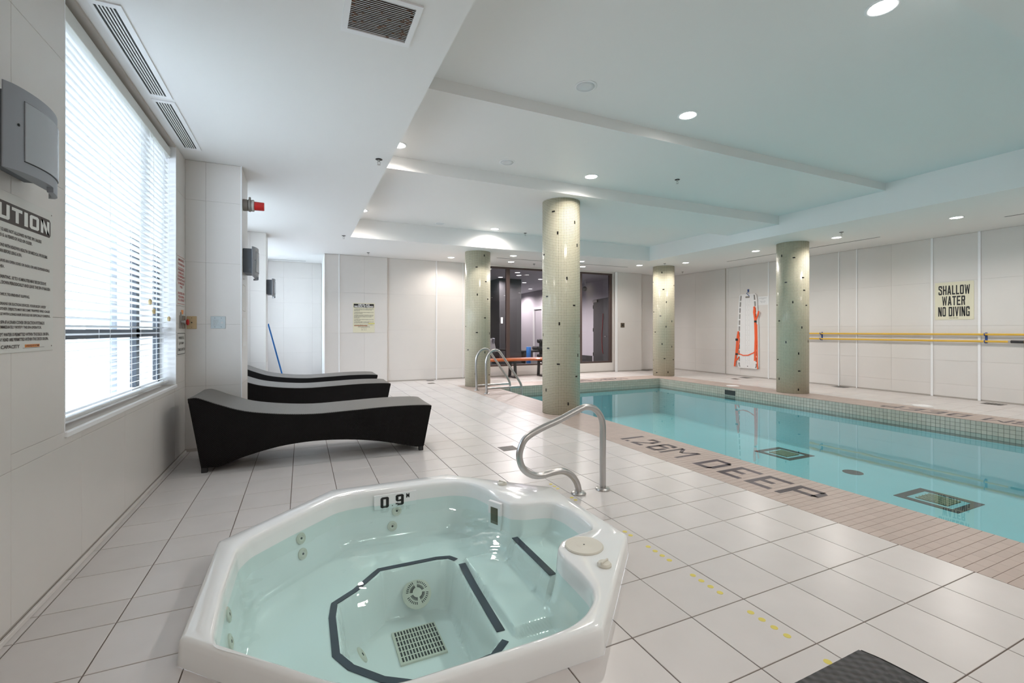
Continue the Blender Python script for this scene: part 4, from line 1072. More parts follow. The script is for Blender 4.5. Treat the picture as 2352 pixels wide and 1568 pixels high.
# ------------------------------------------------------------------ signs
def plate(name, label, cat, box, m, group=None):
    t = thing(name, label, cat, (box[0], box[1], box[2]))
    MB().box(0, 0, 0, box[3]-box[0], box[4]-box[1], box[5]-box[2], .0012).build('board', M[m], t)
    return t
cs_ = plate('caution_sign', 'large white spa caution sign with dark header beside the window', 'sign', (XL, 2.12, 1.110, XL+.006, 2.78, 1.735), 'signwhite')
hx = .0062
Lx = lambda y: y-2.12
MB().prism([(Lx(2.15),.505),(Lx(2.745),.505),(Lx(2.755),.515),(Lx(2.755),.575),(Lx(2.745),.585),(Lx(2.15),.585)], hx, hx+.0006, 'x').build('header', M['brownink'], cs_)
R_, U_ = (0,1,0), (0,0,1)
block_text('header_text', 'CAUTION', M['whiteink'], cs_, .565, .058, (hx+.0006, Lx(2.178), .516), R_, U_, .30, .22)
CL = [('1. CHILDREN UNDER THE AGE OF 12 ARE NOT ALLOWED IN THE SPA UNLESS', 2.675, .468), ('SUPERVISED BY A PERSON WHO IS 16 YEARS OF AGE OR OLDER.', 2.60, .446),
      ('2. PREGNANT WOMEN AND PERSONS WITH KNOWN HEALTH OR MEDICAL PROBLEMS', 2.725, .408), ('SHOULD CONSULT WITH A PHYSICIAN BEFORE USING A SPA.', 2.52, .386),
      ('3. DO NOT USE THE SPA IF YOU HAVE AN OPEN SORE OR RASH, OR ARE EXPERIENCING', 2.745, .348), ('NAUSEA, VOMITING OR DIARRHEA.', 2.40, .326),
      ('4. OVEREXPOSURE MAY CAUSE FAINTING. 10 TO 15 MINUTES MAY BE EXCESSIVE', 2.715, .288), ('FOR SOME INDIVIDUALS. COOL DOWN PERIODICALLY AND LEAVE THE SPA IF NAUSEA', 2.752, .266), ('OR DIZZINESS OCCURS.', 2.25, .246),
      ('5. ENTER AND EXIT THE SPA SLOWLY, TO PREVENT SLIPPING.', 2.58, .220),
      ('6. DO NOT PLAY OR SWIM NEAR DRAINS OR SUCTION DEVICES. YOUR BODY, BODY', 2.715, .184), ('PARTS, HAIR, JEWELRY AND OTHER OBJECTS MAY BECOME TRAPPED AND CAUSE', 2.748, .164), ('INJURY OR DROWNING. PEOPLE WITH LONG HAIR SHOULD BE ESPECIALLY CAREFUL.', 2.752, .144),
      ('7. DO NOT ENTER OR REMAIN IN SPA IF A DRAIN COVER OR SUCTION FITTING IS', 2.70, .114), ('LOOSE, BROKEN OR MISSING. IMMEDIATELY NOTIFY THE SPA OPERATOR.', 2.675, .094),
      ('8. NO FOOD OR BEVERAGE EXCEPT WATER IS PERMITTED WITHIN THE DECK OR SPA.', 2.74, .066), ('9. NO GLASS CONTAINERS OF ANY KIND ARE PERMITTED WITHIN THE DECK OR SPA.', 2.735, .046)]
for s_, yr, z in CL: text('text_line', s_, M['brownink'], cs_, yr-2.145-(.02 if s_[1] != '.' else 0), .0135, (hx+.0004, Lx(2.145)+(.02 if s_[1] != '.' else 0), z), R_, U_, .028)
text('text_line', 'MAXIMUM CAPACITY', M['brownink'], cs_, .26, .014, (hx+.0004, Lx(2.245), .018), R_, U_, .02)
MB().box(hx, Lx(2.53), .016, hx+.0006, Lx(2.70), .0172).build('rule', M['brownink'], cs_)
MB().box(hx, Lx(2.545), .019, hx+.0006, Lx(2.66), .031).build('orange_sticker', M['orange'], cs_)
text('sticker_text', '5 PEOPLE AT A TIME', M['brownink'], cs_, .105, .008, (hx+.0008, Lx(2.55), .021), R_, U_, .01)
for yy, zz in ((2.765,.61),(2.765,.02)): MB().lathe([(.003,0),(.003,.0015)], (hx-.0005, Lx(yy), zz), 8, 'x').build('screw', M['grey'], cs_)
es = plate('emergency_sign', 'narrow white sign with red emergency stop text by the window corner', 'sign', (XL, 5.07, 1.430, XL+.005, 5.395, 1.905), 'signwhite')
for s_, w_, z in (('EMERGENCY', .22, .415), ('STOP BUTTON', .24, .375), ('IN THE EVENT OF', .24, .325), ('AN EMERGENCY', .22, .293), ('PUSH EMERGENCY', .27, .261), ('STOP BUTTON AND', .28, .229), ('USE EMERGENCY', .25, .197), ('PHONE.', .10, .165), ('AN AUDIBLE AND', .25, .105), ('VISUAL SIGNAL', .23, .073), ('WILL ACTIVATE.', .24, .041)):
    text('text_line', s_, M['redink'], es, w_, .022, (.0056, .1625-w_/2, z), R_, U_, .02)
for z in (.455, .352, .015): MB().box(.005, .02 if z != .352 else .05, z, .0056, .305 if z != .352 else .275, z+.004).build('red_rule', M['redink'], es)
ws = plate('whirlpool_sign', 'small white black-bordered timer switch sign under the emergency stop', 'sign', (XL, 5.08, .960, XL+.005, 5.40, 1.185), 'signwhite')
for bxx in ((.012,.012,.308,.018),(.012,.207,.308,.213),(.012,.018,.018,.207),(.302,.018,.308,.207)): MB().box(.005, bxx[0], bxx[1], .0056, bxx[2], bxx[3]).build('border', M['ink'], ws)
for s_, w_, z in (('WHIRLPOOL', .22, .155), ('JET PUMP', .18, .10), ('TIMER SWITCH', .27, .045)): text('text_line', s_, M['ink'], ws, w_, .026, (.0056, .16-w_/2, z), R_, U_, .01)
sp = thing('emergency_stop', 'steel switch plate with red emergency push button by the window', 'switch', (XL, 5.19, 1.215))
for y0 in (.0, .12): MB().box(0, y0, 0, .006, y0+.095, .125, .002).build('plate', M['grey'], sp)
MB().lathe([(.016,0),(.016,.02),(.028,.022),(.030,.034),(.020,.040),(.001,.041)], (.005, .165, .062), 20, 'x').build('push_button', M['redplastic'], sp, smooth=True, autos=40)
MB().lathe([(.012,0),(.012,.02),(.020,.022),(.018,.034),(.001,.036)], (.005, .05, .062), 16, 'x').build('timer_knob', M['steel'], sp, smooth=True, autos=40)
MB().prism([(.03,.10),(.08,.10),(.072,.155),(.034,.155)], 0, .004, 'x').build('base', M['grey'], sp)
op = tag(MB().prism([(0,.04),(.085,.04),(.07,0),(.015,0)], 0, .002, 'x').build('orange_tag', M['orange'], None, loc=(XL, 5.26, 1.352)), 'small orange sticker above the red push button', 'sticker')
RX, = ((1,0,0),)
tp_ = thing('tan_wall_plate', 'tan blank switch plate on the near pier beside the corner', 'switch plate', (XL+.012, 5.43, 1.212))
MB().box(0, -.007, 0, .083, 0, .126, .003).build('plate', M['beige'], tp_)
for z, r in ((.063,.006),(.017,.003),(.109,.003)): MB().lathe([(r,0),(r,.0015)], (.042, -.0085, z), 12, 'y').build('hole', M['slot'], tp_)
gp = thing('steel_call_plate', 'square grey metal call-button plate on the near pier', 'switch plate', (-.828, 5.43, 1.216))
MB().box(0, -.006, 0, .127, 0, .124, .002).build('plate', mat('brushed_plate', (.42, .46, .47), .4, .5, noise=.05, nscale=60), gp)
for x, z in ((.035,.018),(.09,.018),(.035,.106),(.09,.106)): MB().lathe([(.003,0),(.003,.0012)], (x, -.0070, z), 10, 'y').build('screw', M['slot'], gp)
MB().lathe([(.011,0),(.011,.002),(.007,.0025)], (.097, -.0085, .060), 20, 'y').build('call_button', M['steel'], gp)
text('engraving', 'EMERGENCY\nPHONE LINE\nPRESS TO\nCALL 911', M['grey'], gp, .045, .055, (.022, -.0062, .033), (1,0,0), U_, 0)
# worn notices on the pier's side
fn = thing('torn_notice', 'faded torn paper notice on the side of the near pier', 'notice', (PIER, 5.50, 1.03))
MB().box(0, 0, 0, .002, .28, .30).build('sheet', M['paper'], fn)
fm = thing('faded_mark', 'faint grey marks of a removed notice on the near pier side', 'mark', (PIER, 5.50, 1.40))
q = MB(); q.box(0, .02, 0, .0008, .026, .28); q.box(0, .26, 0, .0008, .266, .28); q.box(0, .02, 0, .0008, .266, .006); q.box(0, .02, .274, .0008, .266, .28); q.box(0, .12, .05, .0008, .126, .2); q.box(0,.08,.34,.0008,.14,.348)
q.build('outline', mat('faint_mark', (.50,.45,.41), .6), fm)
# health regulations
hs = plate('health_sign', 'cream health regulations sign on the far left wall', 'sign', (1.045, YF-.066, 1.145, 1.515, YF-.060, 1.815), 'signcream')
hs.location = (1.045, YF-.066, 1.145)
MB().prism([(.02,.565),(.45,.565),(.455,.57),(.455,.645),(.45,.65),(.02,.65),(.015,.645),(.015,.57)], -.0006, 0, 'y').build('header', M['ink'], hs)
block_text('header_text', 'HEALTH', M['whiteink'], hs, .24, .034, (.115, -.0006, .611), (1,0,0), U_, .28, .2)
block_text('header_text', 'REGULATIONS', M['whiteink'], hs, .41, .034, (.03, -.0006, .572), (1,0,0), U_, .28, .2)
HR = [('1. NO PERSON INFECTED WITH A COMMUNICABLE DISEASE\nOR HAVING OPEN SORES ON HIS OR HER BODY SHALL\nENTER THE POOL.', .485, .06), ('2. NO PERSON SHALL BRING A GLASS CONTAINER ONTO THE\nDECK OR INTO THE POOL.', .425, .038), ('3. NO PERSON SHALL POLLUTE THE WATER IN THE POOL IN\nANY MANNER, AND SPITTING, SPOUTING OF WATER AND\nBLOWING THE NOSE IN THE POOL OR ON THE DECK\nARE PROHIBITED.', .325, .08),
      ('4. NO PERSON SHALL ENGAGE IN BOISTEROUS PLAY IN OR\nABOUT THE POOL.', .265, .038), ('5. THE MAXIMUM NUMBER OF BATHERS PERMITTED ON THE\nDECK AND IN THE POOL AT ANY ONE TIME IS', .210, .038), ('6. THE NEAREST EMERGENCY TELEPHONE IS LOCATED AT', .168, .014)]
for s_, z, h_ in HR: text('text_block', s_, M['ink'], hs, .42, h_, (.025, -.0005, z), (1,0,0), U_, .01)
text('text_block', 'PERSONS SHOULD SHOWER BEFORE\nENTERING THE POOL AND DECK AND\nOBEY THESE RULES', M['ink'], hs, .26, .048, (.105, -.0005, .098), (1,0,0), U_, 0, align='CENTER')
text('text_block', 'REG. 565 O', M['ink'], hs, .11, .014, (.18, -.0005, .055), (1,0,0), U_, .01)
MB().box(.335, -.0006, .196, .47, -.0001, .218).build('yellow_highlight', M['yellowhl'], hs)
MB().box(.025, -.0006, .148, .31, -.0001, .164).build('brown_tape', mat('brown_tape', (.40,.13,.05), .6), hs)
# shallow water sign on the right wall, viewed facing +x
sw = plate('depth_warning_sign', 'cream shallow water no diving sign on the right wall', 'sign', (XR-.006, 3.835, 1.385, XR, 4.37, 2.055), 'signcream')
RL = (0,-1,0)
block_text('lettering', 'SHALLOW', M['ink'], sw, .43, .165, (-.0001, .482, .445), RL, U_)
block_text('lettering', 'WATER', M['ink'], sw, .315, .165, (-.0001, .430, .255), RL, U_)
block_text('lettering', 'NO DIVING', M['ink'], sw, .43, .17, (-.0001, .485, .060), RL, U_)
text('small_print', 'ONT. REG. 565', M['ink'], sw, .12, .014, (-.0001, .33, .026), RL, U_, .01)
# printed sheet beside the board
ps = thing('printed_sheet', 'white paper notice taped beside the spine board', 'notice', (XR-.003, 7.655, 1.83))
MB().box(0, 0, 0, .003, .275, .215).build('sheet', M['paper'], ps)
for s_, z, w_ in (('SPINAL BOARD IS FOR EMERGENCY', .165, .20), ('USE ONLY', .142, .07), ('PLEASE DO NOT REMOVE', .085, .15), ('FROM THIS WALL', .058, .11)): text('text_line', s_, M['unitdark'], ps, w_, .013, (-.0002, .1375+w_/2, z), RL, U_, 0)
sb = thing('dark_switch_plate', 'small brown switch plate on the far wall right of the glass', 'switch plate', (8.43, YF-.11, 1.28))
MB().box(0, -.006, 0, .14, 0, .13, .002).build('plate', mat('bronze_plate', (.13,.10,.07), .4, .4), sb)
MB().box(.045, -.010, .04, .095, -.005, .09, .002).build('rocker', M['slot'], sb)

# ------------------------------------------------------------------ spine board with straps (right wall, facing -x)
sbd = thing('spine_board', 'white plastic spine board hanging on the right wall', 'spine board', (XR-.02, 8.20, 0))
def board_outline():
    # (y offset toward larger y, z); top narrow, bottom wider; larger y is to the left in the picture
    return [(.205,2.13),(.245,2.10),(.262,1.95),(.285,1.6),(.300,1.2),(.305,.8),(.305,.30),(.285,.24),(.24,.215),(-.24,.215),(-.285,.24),(-.305,.30),(-.305,.8),(-.300,1.2),(-.285,1.6),(-.262,1.95),(-.245,2.10),(-.205,2.13)]
BO = board_outline()
def bwid(z): 
    pts = sorted([(zz, y) for y, zz in BO if y > 0])
    for (z0, y0), (z1, y1) in zip(pts, pts[1:]):
        if z0 <= z <= z1: return y0+(y1-y0)*(z-z0)/(z1-z0+1e-9)
    return .2
# build the board in strips so the hand holes are real openings
holes = []
zz = 2.045
for k in range(12): holes.append((zz-.075, zz+.045)); zz -= .158
bd = MB()
def yz(p): return p
zs = [.215, .24, .30]+sorted(z for h_ in holes for z in h_ if .3 < z < 2.05)+[2.06, 2.10, 2.13]
zs = sorted(set(round(z, 4) for z in zs))
for z0, z1 in zip(zs, zs[1:]):
    zm = (z0+z1)/2; w0, w1 = bwid(z0), bwid(z1)
    hole = any(a <= zm <= b_ for a, b_ in holes)
    if hole:
        for s_ in (-1, 1):
            p = [(s_*w0, z0), (s_*w1, z1), (s_*(w1-.032), z1), (s_*(w0-.032), z0)]
            bd.prism(p if s_ > 0 else p[::-1], -.022, .012, 'x')
        bd.prism([(w0-.075, z0), (w1-.075, z1), (-(w1-.075), z1), (-(w0-.075), z0)], -.022, .012, 'x')
    else: bd.prism([(w0, z0), (w1, z1), (-w1, z1), (-w0, z0)], -.022, .012, 'x')
bd.build('board', M['board'], sbd)
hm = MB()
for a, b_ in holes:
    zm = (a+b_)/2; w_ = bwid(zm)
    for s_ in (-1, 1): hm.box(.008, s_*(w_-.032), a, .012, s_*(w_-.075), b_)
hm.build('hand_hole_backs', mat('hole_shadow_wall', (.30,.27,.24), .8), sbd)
for yy in (-.06, 0, .06): MB().box(-.026, yy-.004, .33, -.022, yy+.004, 2.0, .001).build('rib', M['board'], sbd)
pn = MB()
for k in range(12):
    for yy in (-.035, .035): pn.lathe([(.005,0),(.005,.001)], (-.0232, yy, .42+k*.13), 8, 'x')
pn.build('pin_holes', M['grey'], sbd)
MB().box(-.0232, -.06, 2.03, -.022, .06, 2.075).build('top_hand_hole', M['grey'], sbd)
MB().lathe([(.012,0),(.012,.0015)], (-.0235, 0, .27), 12, 'x').build('bottom_hole', M['slot'], sbd)
def strap(pts, wd, parent, name='strap', xo=-.03, m='strap', tilt=0):
    """flat webbing along (y, z) points in front of the board, width measured across y"""
    mb = MB(); P2 = [Vector(p) for p in pts]; n = len(P2); A = []; B = []
    for i in range(n):
        t = (P2[min(i+1,n-1)]-P2[max(i-1,0)]).normalized(); nn = Vector((-t.y, t.x)); A.append(P2[i]+nn*wd/2); B.append(P2[i]-nn*wd/2)
    mb2 = [(xo, p.x, p.y) for p in A+B]+[(xo+.004, p.x, p.y) for p in A+B]
    m2 = 2*n; fs = []
    for i in range(n-1): fs += [(i, i+1, n+i+1, n+i), (m2+n+i, m2+n+i+1, m2+i+1, m2+i), (i, m2+i, m2+i+1, i+1), (n+i, n+i+1, m2+n+i+1, m2+n+i)]
    fs += [(0, n, m2+n, m2), (n-1, m2+n-1, m2+2*n-1, 2*n-1)]
    mb.add(mb2, fs); return mb.build(name, M[m], parent)
st = thing('orange_straps', 'bright orange restraint straps threaded through the spine board', 'straps', (XR-.02, 8.20, 0))
strap([(-.195,1.80),(-.215,1.70),(-.205,1.58),(-.22,1.48),(-.235,1.0),(-.215,.42)], .055, st)
strap([(-.325,1.68),(-.29,1.56),(-.245,1.46)], .04, st, xo=-.032)
strap([(-.20,1.80),(-.185,1.66),(-.21,1.50)], .035, st, xo=-.034)
strap([(.265,1.17),(.285,1.08),(.30,.98),(.335,.6),(.385,.24)], .05, st)
strap([(.285,1.15),(.25,1.05),(.245,.95),(.275,.7),(.30,.62)], .035, st, xo=-.032)
strap([(.30,.62),(.26,.585),(.12,.545),(-.02,.555),(-.17,.62),(-.22,.66)], .026, st, xo=-.034)
strap([(.355,.40),(.31,.42),(.27,.46),(.25,.50)], .035, st, xo=-.032)
strap([(-.265,1.35),(-.275,.9),(-.28,.4),(-.29,.22)], .03, st, xo=-.028)
for y_, z_, h_ in ((-.235,1.42,.05),(.315,.95,.06),(.315,.57,.045)): MB().box(-.045, y_-.035, z_-h_/2, -.028, y_+.035, z_+h_/2, .006).build('buckle', M['rubber'], st)
hk = thing('board_hook', 'blue rope hook holding the top of the spine board', 'hook', (XR, 8.20, 2.13))
MB().tube(spline([(-.004,0,.10),(-.03,.012,.085),(-.03,-.01,.05),(-.05,.02,.02),(-.05,-.03,-.03),(-.05,-.055,-.055)], 4), .006, 8).build('rope', M['bluedark'], hk, smooth=True)
MB().tube([(-.012,.03,.125),(-.012,-.005,.07)], .006, 8).build('hook_arm', M['bluedark'], hk, smooth=True)
MB().box(-.008, -.014, .055, 0, .014, .13, .003).build('wall_plate', M['bluedark'], hk)

# ------------------------------------------------------------------ yellow poles
for z, lb, y0 in ((1.13, 'upper yellow telescopic pole on the right wall', 1.2), (1.013, 'lower yellow pole with a black grip on the right wall', 1.6)):
    t = thing('pool_pole', lb, 'pole', (XR-.05, 0, z), group='yellow pool poles on the right wall')
    MB().tube([(0, y0, 0), (0, 7.1, -.004)], .017, 14).build('tube', M['yellow'], t, smooth=True, autos=50)
    if z < 1.1:
        MB().tube([(0, 3.40, 0), (0, 3.37, 0)], .019, 14).build('collar', M['steel'], t, smooth=True, autos=50)
        MB().tube([(0, 3.37, 0), (0, 3.22, 0)], .023, 14).build('grip', M['rubber'], t, smooth=True, autos=50)
for y, lb in ((6.36, 'blue wall hook clasping the yellow poles next to the column'), (3.68, 'blue wall hook clasping the yellow poles under the shallow water sign')):
    t = thing('pole_hook', lb, 'hook', (XR, y, 1.07), group='blue hooks of the yellow poles')
    MB().box(-.010, -.016, -.09, 0, .016, .09, .004).build('back_plate', M['bluedark'], t)
    for zz in (.036, -.081): MB().tube(spline([(-.008,0,zz+.0),(-.03,0,zz-.0),(-.060,0,zz-.0),(-.078,0,zz+.018),(-.076,0,zz+.045)], 4), .006, 8).build('prong', M['bluedark'], t, smooth=True)

# ------------------------------------------------------------------ bench
bn = thing('wooden_bench', 'orange varnished wooden bench with black metal legs before the glass partition', 'bench', (3.85, 10.35, 0))
MB().box(0, 0, .425, 2.0, .36, .490, .02).build('seat', M['wood'], bn)
for x in (1.0, 1.83):
    l = MB()
    l.add([(x-.03,.02,.425),(x+.03,.02,.425),(x+.03,.07,.425),(x-.03,.07,.425),(x-.03,-.02,0),(x+.03,-.02,0),(x+.03,.03,0),(x-.03,.03,0)], [(0,1,2,3),(7,6,5,4),(4,5,1,0),(5,6,2,1),(6,7,3,2),(7,4,0,3)])
    l.add([(x-.03,.29,.425),(x+.03,.29,.425),(x+.03,.34,.425),(x-.03,.34,.425),(x-.03,.33,0),(x+.03,.33,0),(x+.03,.38,0),(x-.03,.38,0)], [(0,1,2,3),(7,6,5,4),(4,5,1,0),(5,6,2,1),(6,7,3,2),(7,4,0,3)])
    l.box(x-.03, .03, .0, x+.03, .33, .04); l.box(x-.03, .07, .39, x+.03, .29, .425)
    l.build('leg', M['blackmetal'], bn)
l = MB(); l.box(.1, .03, 0, .16, .33, .04); l.box(.1, .0, 0, .16, .05, .425); l.box(.1, .31, 0, .16, .36, .425); l.build('leg', M['blackmetal'], bn)

# ------------------------------------------------------------------ floor drains, dots, deck lid
def drain(x, y, label, s=.075, rot=0, m='slot'):
    t = thing('floor_drain', label, 'floor drain', (x, y, 0), rot, group='floor drains in the deck')
    MB().box(-s*1.15, -s*1.15, -.003, s*1.15, s*1.15, .0012, .0008).build('rim', M['bronze'], t)
    gr = MB()
    for k in range(6): gr.box(-s, -s+k*s*.36, .0012, s, -s+k*s*.36+s*.12, .0028)
    gr.build('grate', M['grey'], t); MB().box(-s, -s, .0011, s, s, .0016).build('pit', M['slot'], t)
drain(1.908, 4.245, 'small dark floor drain left of the spa handrail')
drain(2.78, 10.72, 'dark floor drain against the far wall', .08)
drain(2.66, 10.17, 'small dark floor drain just before the far wall drain', .07)
drain(9.70, 7.95, 'small dark floor drain under the spine board, nearer the pool', .07)
drain(10.2, 8.05, 'brown floor drain against the wall under the spine board', .11)
drain(10.36, 5.90, 'brown floor drain at the wall right of the poles column', .11)
drain(10.22, 3.50, 'grey floor drain at the wall under the shallow water sign', .11)
drain(9.33, 10.70, 'brown floor drain in the far corner left of the corner column', .12)
for x, y, lb in ((8.46, 7.0, 'white round lid in the pool deck behind the skimmer mouth'), (8.98, 3.90, 'white round lid in the deck beside the far DEEP lettering')):
    t = thing('deck_lid', lb, 'deck lid', (x, y, 0), group='round skimmer lids')
    MB().lathe([(.12,.0005),(.12,.003),(.112,.005),(.001,.005)], (0,0,0), 32).build('cover', M['trim'], t, smooth=True, autos=40)
    MB().lathe([(.13,.0003),(.13,.0015),(.118,.002)], (0,0,0), 32).build('rim', M['palewhite'], t)
dotm = bpy.data.meshes.new('floor_dot'); mb = MB(); mb.lathe([(.014,0),(.014,.0006),(.012,.0009)], (0,0,0), 20); dotm.from_pydata(mb.v, [], mb.f); dotm.materials.append(M['yellowdot'])
rows_ = [([3.118,3.064,3.010], 'pale yellow dot beside the spa handrail, behind its feet'), ([2.806,2.756], 'pale yellow dot between the hot tub and the handrail feet'), ([2.20,2.147], 'yellow floor dot by the right corner of the hot tub'),
         ([1.993,1.938,1.883,1.830], 'yellow floor dot in the nearest-to-tub row of four'), ([1.669,1.616,1.561,1.507], 'yellow floor dot in the second row of four from the tub'),
         ([1.347,1.294,1.239,1.184], 'yellow floor dot in the third row of four, large and near'), ([1.030,.977,.92], 'yellow floor dot next to the black lounger corner')]
ORD = ('first', 'second', 'third', 'fourth')
for yl, lb in rows_:
    for q_, y in enumerate(yl):
        o = link('floor_dot', dotm, None, (1.765-.035*max(0,(3.1-y))/2.1, y, 0)); tag(o, ORD[q_]+' from the back: '+lb, 'floor marker', 'yellow dots beside the hot tub')
# blue pole in the recess
bp_ = thing('blue_pole', 'thin blue pole leaning in the left recess behind the loungers', 'pole', (-.40, 9.75, 0))
MB().tube([(.14, .12, .012), (-.175, .0, 1.32)], .014, 12).build('shaft', M['blue'], bp_, smooth=True, autos=50)
MB().lathe([(.017,0),(.017,.03),(.010,.035)], (.14, .12, .0), 12).build('tip', M['rubber'], bp_)

# ------------------------------------------------------------------ glass partition (far wall) and gym behind
gw = empty('window_4'); struct(gw); yf = YF+.03
fm_ = MB()
fm_.box(GX0, yf, GZ0, GX1, yf+.06, GZ0+.045); fm_.box(GX0, yf, GZ1-.045, GX1, yf+.06, GZ1); fm_.box(GX0, yf, GZ0+.045, GX0+.06, yf+.06, GZ1-.045); fm_.box(GX1-.09, yf, GZ0+.045, GX1, yf+.06, GZ1-.045)
fm_.build('window_frame', M['bronze'], gw)
for x, wd in ((4.90, .10), (5.98, .05), (7.15, .07)): MB().box(x-wd/2, yf-.02, GZ0+.045, x+wd/2, yf+.06, GZ1-.045, .004).build('mullion', M['bronze'], gw)
for x0, x1 in ((GX0+.06, 4.85), (4.95, 5.955), (6.005, 7.115), (7.185, GX1-.09)): MB().box(x0, yf+.024, GZ0+.045, x1, yf+.034, GZ1-.045).build('pane', M['gymglass'], gw)
GY0, GY1, GXL, GXR, GC = YF+.16, 21.5, 1.0, 9.35, 2.9
struct(MB().box(GXL, GY0, -.06, GXR, GY1, -.002).build('floor_gym', M['gymfloor']))
struct(MB().box(GXL-.1, GY0, GC, GXR+.1, GY1, GC+.1).build('ceiling_gym', M['gymceil']))
struct(MB().box(GXR, GY0, 0, GXR+.1, GY1, GC).build('wall_gym_right', M['gymwall']))
struct(MB().box(GXL-.1, GY1, 0, GXR+.1, GY1+.1, GC).build('wall_gym_back', M['gymwall']))
struct(MB().box(GXL-.1, GY0, 0, GXL, GY1, GC).build('wall_gym_left', M['gymwall']))
gpil = tag(MB().box(5.88, 13.8, 0, 6.68, 14.6, GC, .005).build('gym_pillar', M['gymdark']), 'dark grey square pillar in the gym behind the glass', 'pillar')
nt_ = tag(MB().box(5.93, 13.79, 1.42, 6.0, 13.799, 1.62).build('pillar_switch', M['paper']), 'small white switch plate on the dark gym pillar', 'switch plate')
for k, (x, y, lb) in enumerate(((5.78,12.2,'gym ceiling light nearest the glass behind the wide pane'),(6.11,12.8,'second gym ceiling light behind the wide pane'),(5.79,13.5,'gym ceiling light before the dark pillar'),(7.23,14.7,'gym ceiling light right of the dark pillar'),(8.54,16.8,'gym ceiling light deeper behind the pillar, right'),(8.66,18.7,'gym ceiling light deep in the room'),(8.63,20.3,'farthest gym ceiling light'),(7.24,13.5,'gym ceiling light beside the nearest mosaic column'))):
    lamp(x, y, GC, lb, r=.075, power=220, glow='gymlamp', group='gym ceiling lights')
struct(MB().box(GXR-.02, GY0, 0, GXR, 12.9, .29).box(GXR-.02, 13.55, 0, GXR, 17.1, .29).box(GXR-.02, 18.1, 0, GXR, GY1, .29).build('baseboard_gym', M['gymdark']))
dr = struct(empty('door_1', (GXR-.02, 13.42, 0), math.atan2(-(8.95-GXR+.02), (11.90-13.42))))
# local y runs along the leaf from its hinges
MB().box(-.025, 0, .01, .025, 1.55, 2.26, .004).build('leaf', M['gymdark'], dr)
MB().box(.025, 1.05, .98, .05, 1.20, 1.01, .004).build('door_handle', M['steel'], dr)
MB().box(.025, .05, 2.16, .08, .45, 2.24, .005).build('door_closer', M['steel'], dr)
for z in (.3, 1.15, 1.95): MB().box(-.035, -.03, z, .035, .0, z+.12, .003).build('hinge', M['blackmetal'], dr)
MB().tube(spline([(.045,.95,1.75),(.05,.93,1.45),(.06,.90,1.1),(.06,.90,.8),(.055,.92,.55),(.045,.96,.42)], 5), .014, 8).build('red_ornament', mat('dark_red', (.22,.012,.015), .4), dr, smooth=True)
MB().box(-.045, 1.05, .98, -.025, 1.20, 1.01, .004).build('door_handle', M['steel'], dr)
MB().tube(spline([(-.045,.95,1.75),(-.05,.93,1.45),(-.06,.90,1.1),(-.06,.90,.8),(-.055,.92,.55),(-.045,.96,.42)], 5), .014, 8).build('red_ornament', bpy.data.materials['dark_red'], dr, smooth=True)
MB().box(-.08, .05, 2.16, -.025, .45, 2.24, .005).build('door_closer', M['steel'], dr)
df = struct(MB().box(GXR-.05, 17.15, 0, GXR-.001, 17.25, 2.2, .005).box(GXR-.05, 17.95, 0, GXR-.001, 18.05, 2.2, .005).box(GXR-.05, 17.25, 2.1, GXR-.001, 17.95, 2.2, .005).build('door_2', M['trim']))
cm = thing('gym_camera', 'small grey ceiling camera on a conduit in the gym', 'camera', (8.70, 13.06, 2.62))
MB().lathe([(.03,-.10),(.07,-.07),(.08,0),(.05,.04),(.02,.06)], (0,0,0), 20).build('housing', M['grey'], cm, smooth=True, autos=40)
MB().tube([(.02,0,.04),(.02,0,GC-2.62)], .016, 8).build('conduit', M['trim'], cm)
# treadmill
tm = thing('treadmill', 'grey treadmill behind the glass partition', 'treadmill', (5.05, 12.3, 0), .2)
MB().box(-.4, -.9, .02, .4, .9, .18, .03).build('deck', M['gymdark'], tm)
for s_ in (-.38, .38): MB().tube([(s_, .75, .1), (s_, .55, .95)], .04, 10).build('upright', M['unit'], tm, smooth=True, autos=50)
MB().add([(-.42,.45,.55),(.42,.45,.55),(.42,.62,.95),(-.42,.62,.95),(-.42,.55,.50),(.42,.55,.50),(.42,.74,.90),(-.42,.74,.90)], [(0,1,2,3),(7,6,5,4),(0,4,5,1),(1,5,6,2),(2,6,7,3),(3,7,4,0)]).build('console', mat('treadmill_grey', (.20,.195,.20), .4), tm)
for s_ in (-.36, .36): MB().tube([(s_,.5,.62),(s_,-.2,.62)], .025, 10).build('handlebar', M['rubber'], tm, smooth=True, autos=50)
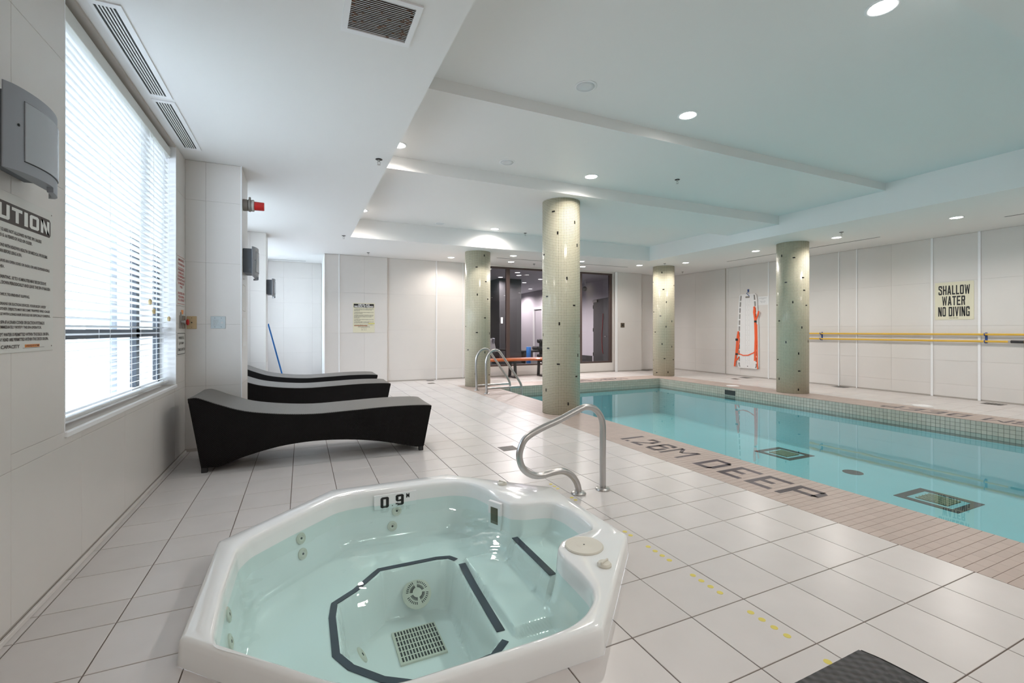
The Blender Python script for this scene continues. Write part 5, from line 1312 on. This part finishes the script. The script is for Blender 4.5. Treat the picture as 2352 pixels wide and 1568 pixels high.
ca_ = thing('red_can', 'small red drink can standing on the treadmill console', 'can', (5.03, 12.88, .955))
MB().lathe([(.028,0),(.033,.008),(.033,.105),(.026,.118)], (0,0,0), 18).build('can_body', mat('can_red', (.55,.03,.04), .3), ca_, smooth=True, autos=40)
MB().lathe([(.0335,.03),(.0335,.045)], (0,0,0), 18, cap=False).build('white_band', M['paper'], ca_)
wb = thing('weight_bench', 'black padded weight bench in the gym', 'weight bench', (7.7, 14.6, 0))
MB().box(-.75, -.2, .42, .55, .2, .50, .03).build('pad', M['rubber'], wb)
for x in (-.6, .4): MB().box(x-.03, -.22, 0, x+.03, .22, .42, .005).build('leg', M['blackmetal'], wb)
MB().box(-.15, -.16, .5, .5, .16, .62, .04).build('back_pad', M['rubber'], wb)
fo = thing('foam_roller', 'upright blue foam roller on the gym floor', 'foam roller', (6.55, 13.0, 0))
MB().lathe([(.070,0),(.075,.01),(.075,.66),(.070,.67)], (0,0,0), 20).build('cylinder', M['blue'], fo, smooth=True, autos=40)
MB().lathe([(.022,.668),(.022,.6715)], (0,0,0), 14).build('core_hole', M['slot'], fo)
rk = thing('dumbbell_rack', 'black dumbbell rack at the right edge of the wide gym pane', 'rack', (7.35, 13.2, 0))
MB().box(-.05, 0, 0, .05, .5, .9, .005).build('frame', M['blackmetal'], rk)
for z in (.25, .5, .75):
    for y in (.05, .25, .45):
        MB().lathe([(.06,-.13),(.065,-.10),(.06,-.06),(.018,-.055),(.018,.055),(.06,.06),(.065,.10),(.06,.13)], (0, y, z+.08), 14, 'x').build('dumbbell', M['rubber'], rk, smooth=True, autos=40)
kb = thing('white_kettlebell', 'small pale kettlebell on the gym floor near the roller', 'kettlebell', (6.95, 13.0, 0))
MB().lathe([(.04,0),(.085,.03),(.095,.09),(.07,.15),(.03,.17)], (0,0,0), 18).build('bell', M['paper'], kb, smooth=True)
MB().tube(spline([(-.05,0,.14),(-.055,0,.21),(0,0,.235),(.055,0,.21),(.05,0,.14)], 4), .012, 8).build('handle', M['steel'], kb, smooth=True)
